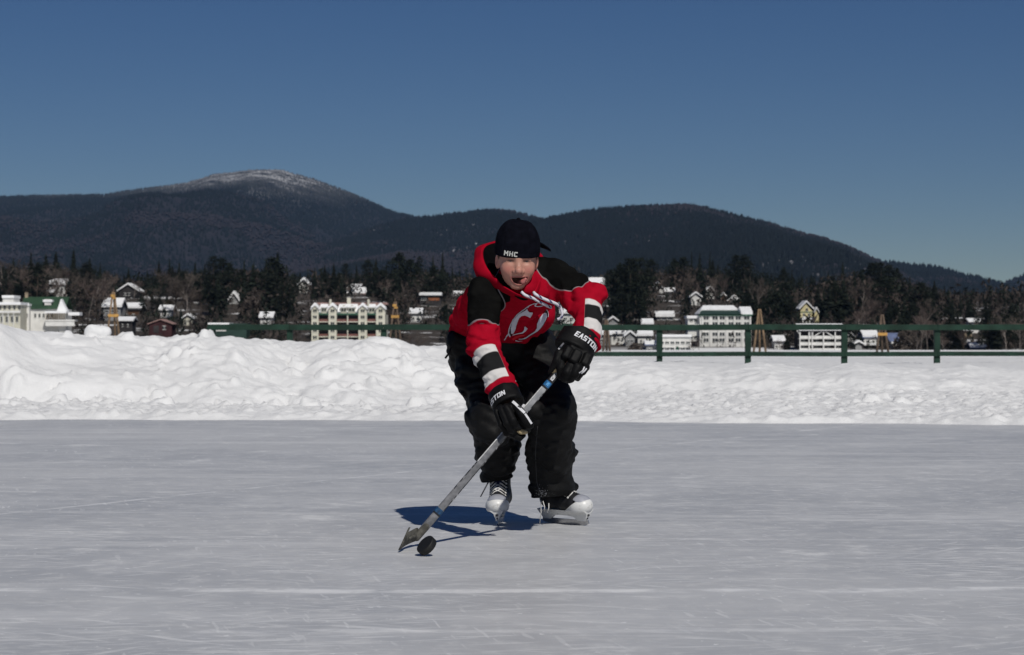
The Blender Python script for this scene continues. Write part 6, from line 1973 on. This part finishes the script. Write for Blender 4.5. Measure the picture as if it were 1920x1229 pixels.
steps = [(.06, 0), (.19, 0), (.20, 1), (.215, 1), (.50, 1), (.62, 1), (1.0, 1)]
V, Fs, Mi = [], [], []
Lst = np.linalg.norm(ST - SB)
ts = np.linspace(.045, 1.0, 41)
for q in ts:
    wq = hw * (1.12 - .22 * q)
    for a, b in ((-.75, 1), (.75, 1), (1, .6), (1, -.6), (.75, -1), (-.75, -1), (-1, -.6), (-1, .6)):
        V.append(to_st(S(q) + nl * wq * a + nf * hd_ * b))
for i in range(len(ts) - 1):
    for k in range(8):
        k2 = (k + 1) % 8; Fs.append((i * 8 + k, i * 8 + k2, (i + 1) * 8 + k2, (i + 1) * 8 + k))
        q = ts[i]; side = k in (1, 2, 3); other = k in (5, 6, 7)
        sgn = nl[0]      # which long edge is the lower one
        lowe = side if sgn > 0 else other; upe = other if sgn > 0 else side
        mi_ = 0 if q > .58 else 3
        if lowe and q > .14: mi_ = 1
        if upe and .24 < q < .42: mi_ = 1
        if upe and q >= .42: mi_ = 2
        Mi.append(mi_)
Fs.append(tuple(range(8))); Fs.append(tuple(len(V) - 8 + k for k in reversed(range(8)))); Mi += [0, 1]
sh = MB(); sh.add(V, Fs); sh.m = Mi
shaft = sh.build('shaft', [M_shaft, M_sdark, M_frost, M_shaft2], stick, True)
def tq(px):
    q = on_stick(px); return float(np.linalg.norm(q - SB) / Lst)
def ring(name, q0, q1, m_, grow=.0012):
    mb = MB(); V, Fs = [], []
    for q in (q0, q1):
        wq = hw * (1.12 - .22 * q) + grow
        for a, b in ((-.75, 1), (.75, 1), (1, .6), (1, -.6), (.75, -1), (-.75, -1), (-1, -.6), (-1, .6)): V.append(to_st(S(q) + nl * wq * a + nf * (hd_ + grow) * b))
    for k in range(8): Fs.append((k, (k + 1) % 8, 8 + (k + 1) % 8, 8 + k))
    Fs += [tuple(range(8)), tuple(range(15, 7, -1))]
    mb.add(V, Fs); return mb.build(name, m_, shaft)
ring('blue_ring', tq(819.5), tq(826), M_blue)
ring('black_ring', tq(817.5), tq(819.4), M_blackg)
ring('black_label', tq(1030), tq(1041), M_blackg, .0010)
ring('blue_label', tq(1022.5), tq(1029.8), mat('blue_print', (.012, .10, .25), .4, .4, .5, 90), .0010)
ring('black_edge', tq(1020), tq(1022.4), M_blackg, .0010)
lp, wd = word('ION', .013, .12, .8)
decal('lettering', [([(u - wd / 2, v - .0065) for u, v in l], 0, .0006) for l in lp], [M_glw], shaft,
      lambda u, v, lift: (Vector(to_st(S(tq(1036.5)) + sdir * u + nl * (v if nl[0] < 0 else -v) * (1) + nf * (hd_ + .0011 + lift))), None), .02)
lp, wd = word('IN', .011, .12, .8)
decal('emblem', [([(u - wd / 2, v - .0055) for u, v in l], 0, .0006) for l in lp], [mat('light_blue_print', (.10, .32, .60), .5, .3, .2)], shaft,
      lambda u, v, lift: (Vector(to_st(S(tq(1026.3)) + sdir * u + nl * (v if nl[0] < 0 else -v) + nf * (hd_ + .0011 + lift))), None), .02)
# blade: runs from the heel towards the viewer, curved, its face laid back
heel = SB.copy(); toe_b = P(748, 1030, 7.87)
V, Fs = [], []; nb = 18
for i in range(nb + 1):
    u = i / nb
    c = heel * (1 - u) + np.array([toe_b[0], toe_b[1], 0]) * u + np.array([-.012, 0, 0]) * math.sin(u * math.pi)
    hgt = .047 + .037 * float(sstep(u, .58, .95)) - .030 * float(sstep(u, .95, 1.0))
    lean_ = .030 * u + .004; zb = .016 * (1 - u) ** 1.2 + .008
    th = .0055 * (1 - .35 * u)
    for z, s in ((zb, -1), (zb, 1), (zb + hgt * .5, 1), (zb + hgt, .7), (zb + hgt, -.7), (zb + hgt * .5, -1)):
        V.append(to_st([c[0] + s * th + lean_ * (z - zb) / .07, c[1], z]))
for i in range(nb):
    for k in range(6): Fs.append((i * 6 + k, i * 6 + (k + 1) % 6, (i + 1) * 6 + (k + 1) % 6, (i + 1) * 6 + k))
Fs += [tuple(range(6)), tuple(nb * 6 + k for k in reversed(range(6)))]
mb = MB(); mb.add(V, Fs); mb.build('blade', M_tape, stick, True, bevel=0)
def hosel(p): return smin(cap(p, S(.0), S(.062), .0150, .0152), cap(p, heel + [0, .004, .044 - heel[2]], heel * .6 + np.array([toe_b[0], toe_b[1], 0]) * .4 + [0, 0, .040 - .6 * heel[2]], .0090, .005), .012)
o, _ = sdf_mesh('hosel', hosel, (-.46, 7.9, 0), (-.2, 8.25, .14), .003, M_tape, stick); o.matrix_basis = Matrix.Translation(-SB)

# ---- the puck, rolling on its edge
t = NT('puck_rubber'); v = t.objc(); n = t.noise(v, 40, 4, .6)
t.set(t.mix(t.step(n, .55, .8), (.010, .010, .010), (.022, .022, .021)), .6, .3); t.bump(t.noise(v, 300, 3), .3, .001); M_puck = t.m
bm = bmesh.new()
prof = [(0, -.0125), (.0345, -.0125), (.037, -.0115), (.0381, -.009), (.0381, .009), (.037, .0115), (.0345, .0125), (0, .0125)]
n = 56; rows = []
for r, z in prof:
    rows.append([bm.verts.new((r * math.cos(TAU * k / n), r * math.sin(TAU * k / n), z)) for k in range(n)] if r else [bm.verts.new((0, 0, z))])
for a, b in zip(rows[:-1], rows[1:]):
    for k in range(n):
        k2 = (k + 1) % n
        if len(a) == 1: bm.faces.new((a[0], b[k2], b[k]))
        elif len(b) == 1: bm.faces.new((a[k], a[k2], b[0]))
        else: bm.faces.new((a[k], a[k2], b[k2], b[k]))
for f in bm.faces: f.smooth = len(f.verts) == 4
me = bpy.data.meshes.new('hockey_puck'); bm.to_mesh(me); bm.free(); me.materials.append(M_puck)
pk = link('hockey_puck', me)
axis = Vector((-.62, -.42, .66)).normalized()           # its flat side looks up, left and a little at the viewer
pk.rotation_euler = axis.to_track_quat('Z', 'Y').to_euler()
low = .0381 * math.sqrt(1 - axis.z ** 2) + .0125 * axis.z
pk.location = (P(800, 1024, 7.74)[0], 7.74, low + .001)
tag(pk, 'black rubber puck tipped up on its edge beside the stick blade', 'puck')

# ---- the rounded block of snow lying on the crest of the bank
def block(q):
    d = rbox(q, (0, 0, 0), (.180, .15, .145), rot('Y', 10) @ rot('Z', 20), .09)
    return d + .026 * vnoise(q, 6, 3) + .008 * vnoise(q, 22, 4)


o, _ = sdf_mesh('snow_boulder', block, (-.3, -.3, -.3), (.3, .3, .3), .012, M_bank)
o.location = P(182, 632, 28.2)
tag(o, 'large rounded block of snow sitting on top of the ploughed bank', 'snow block')
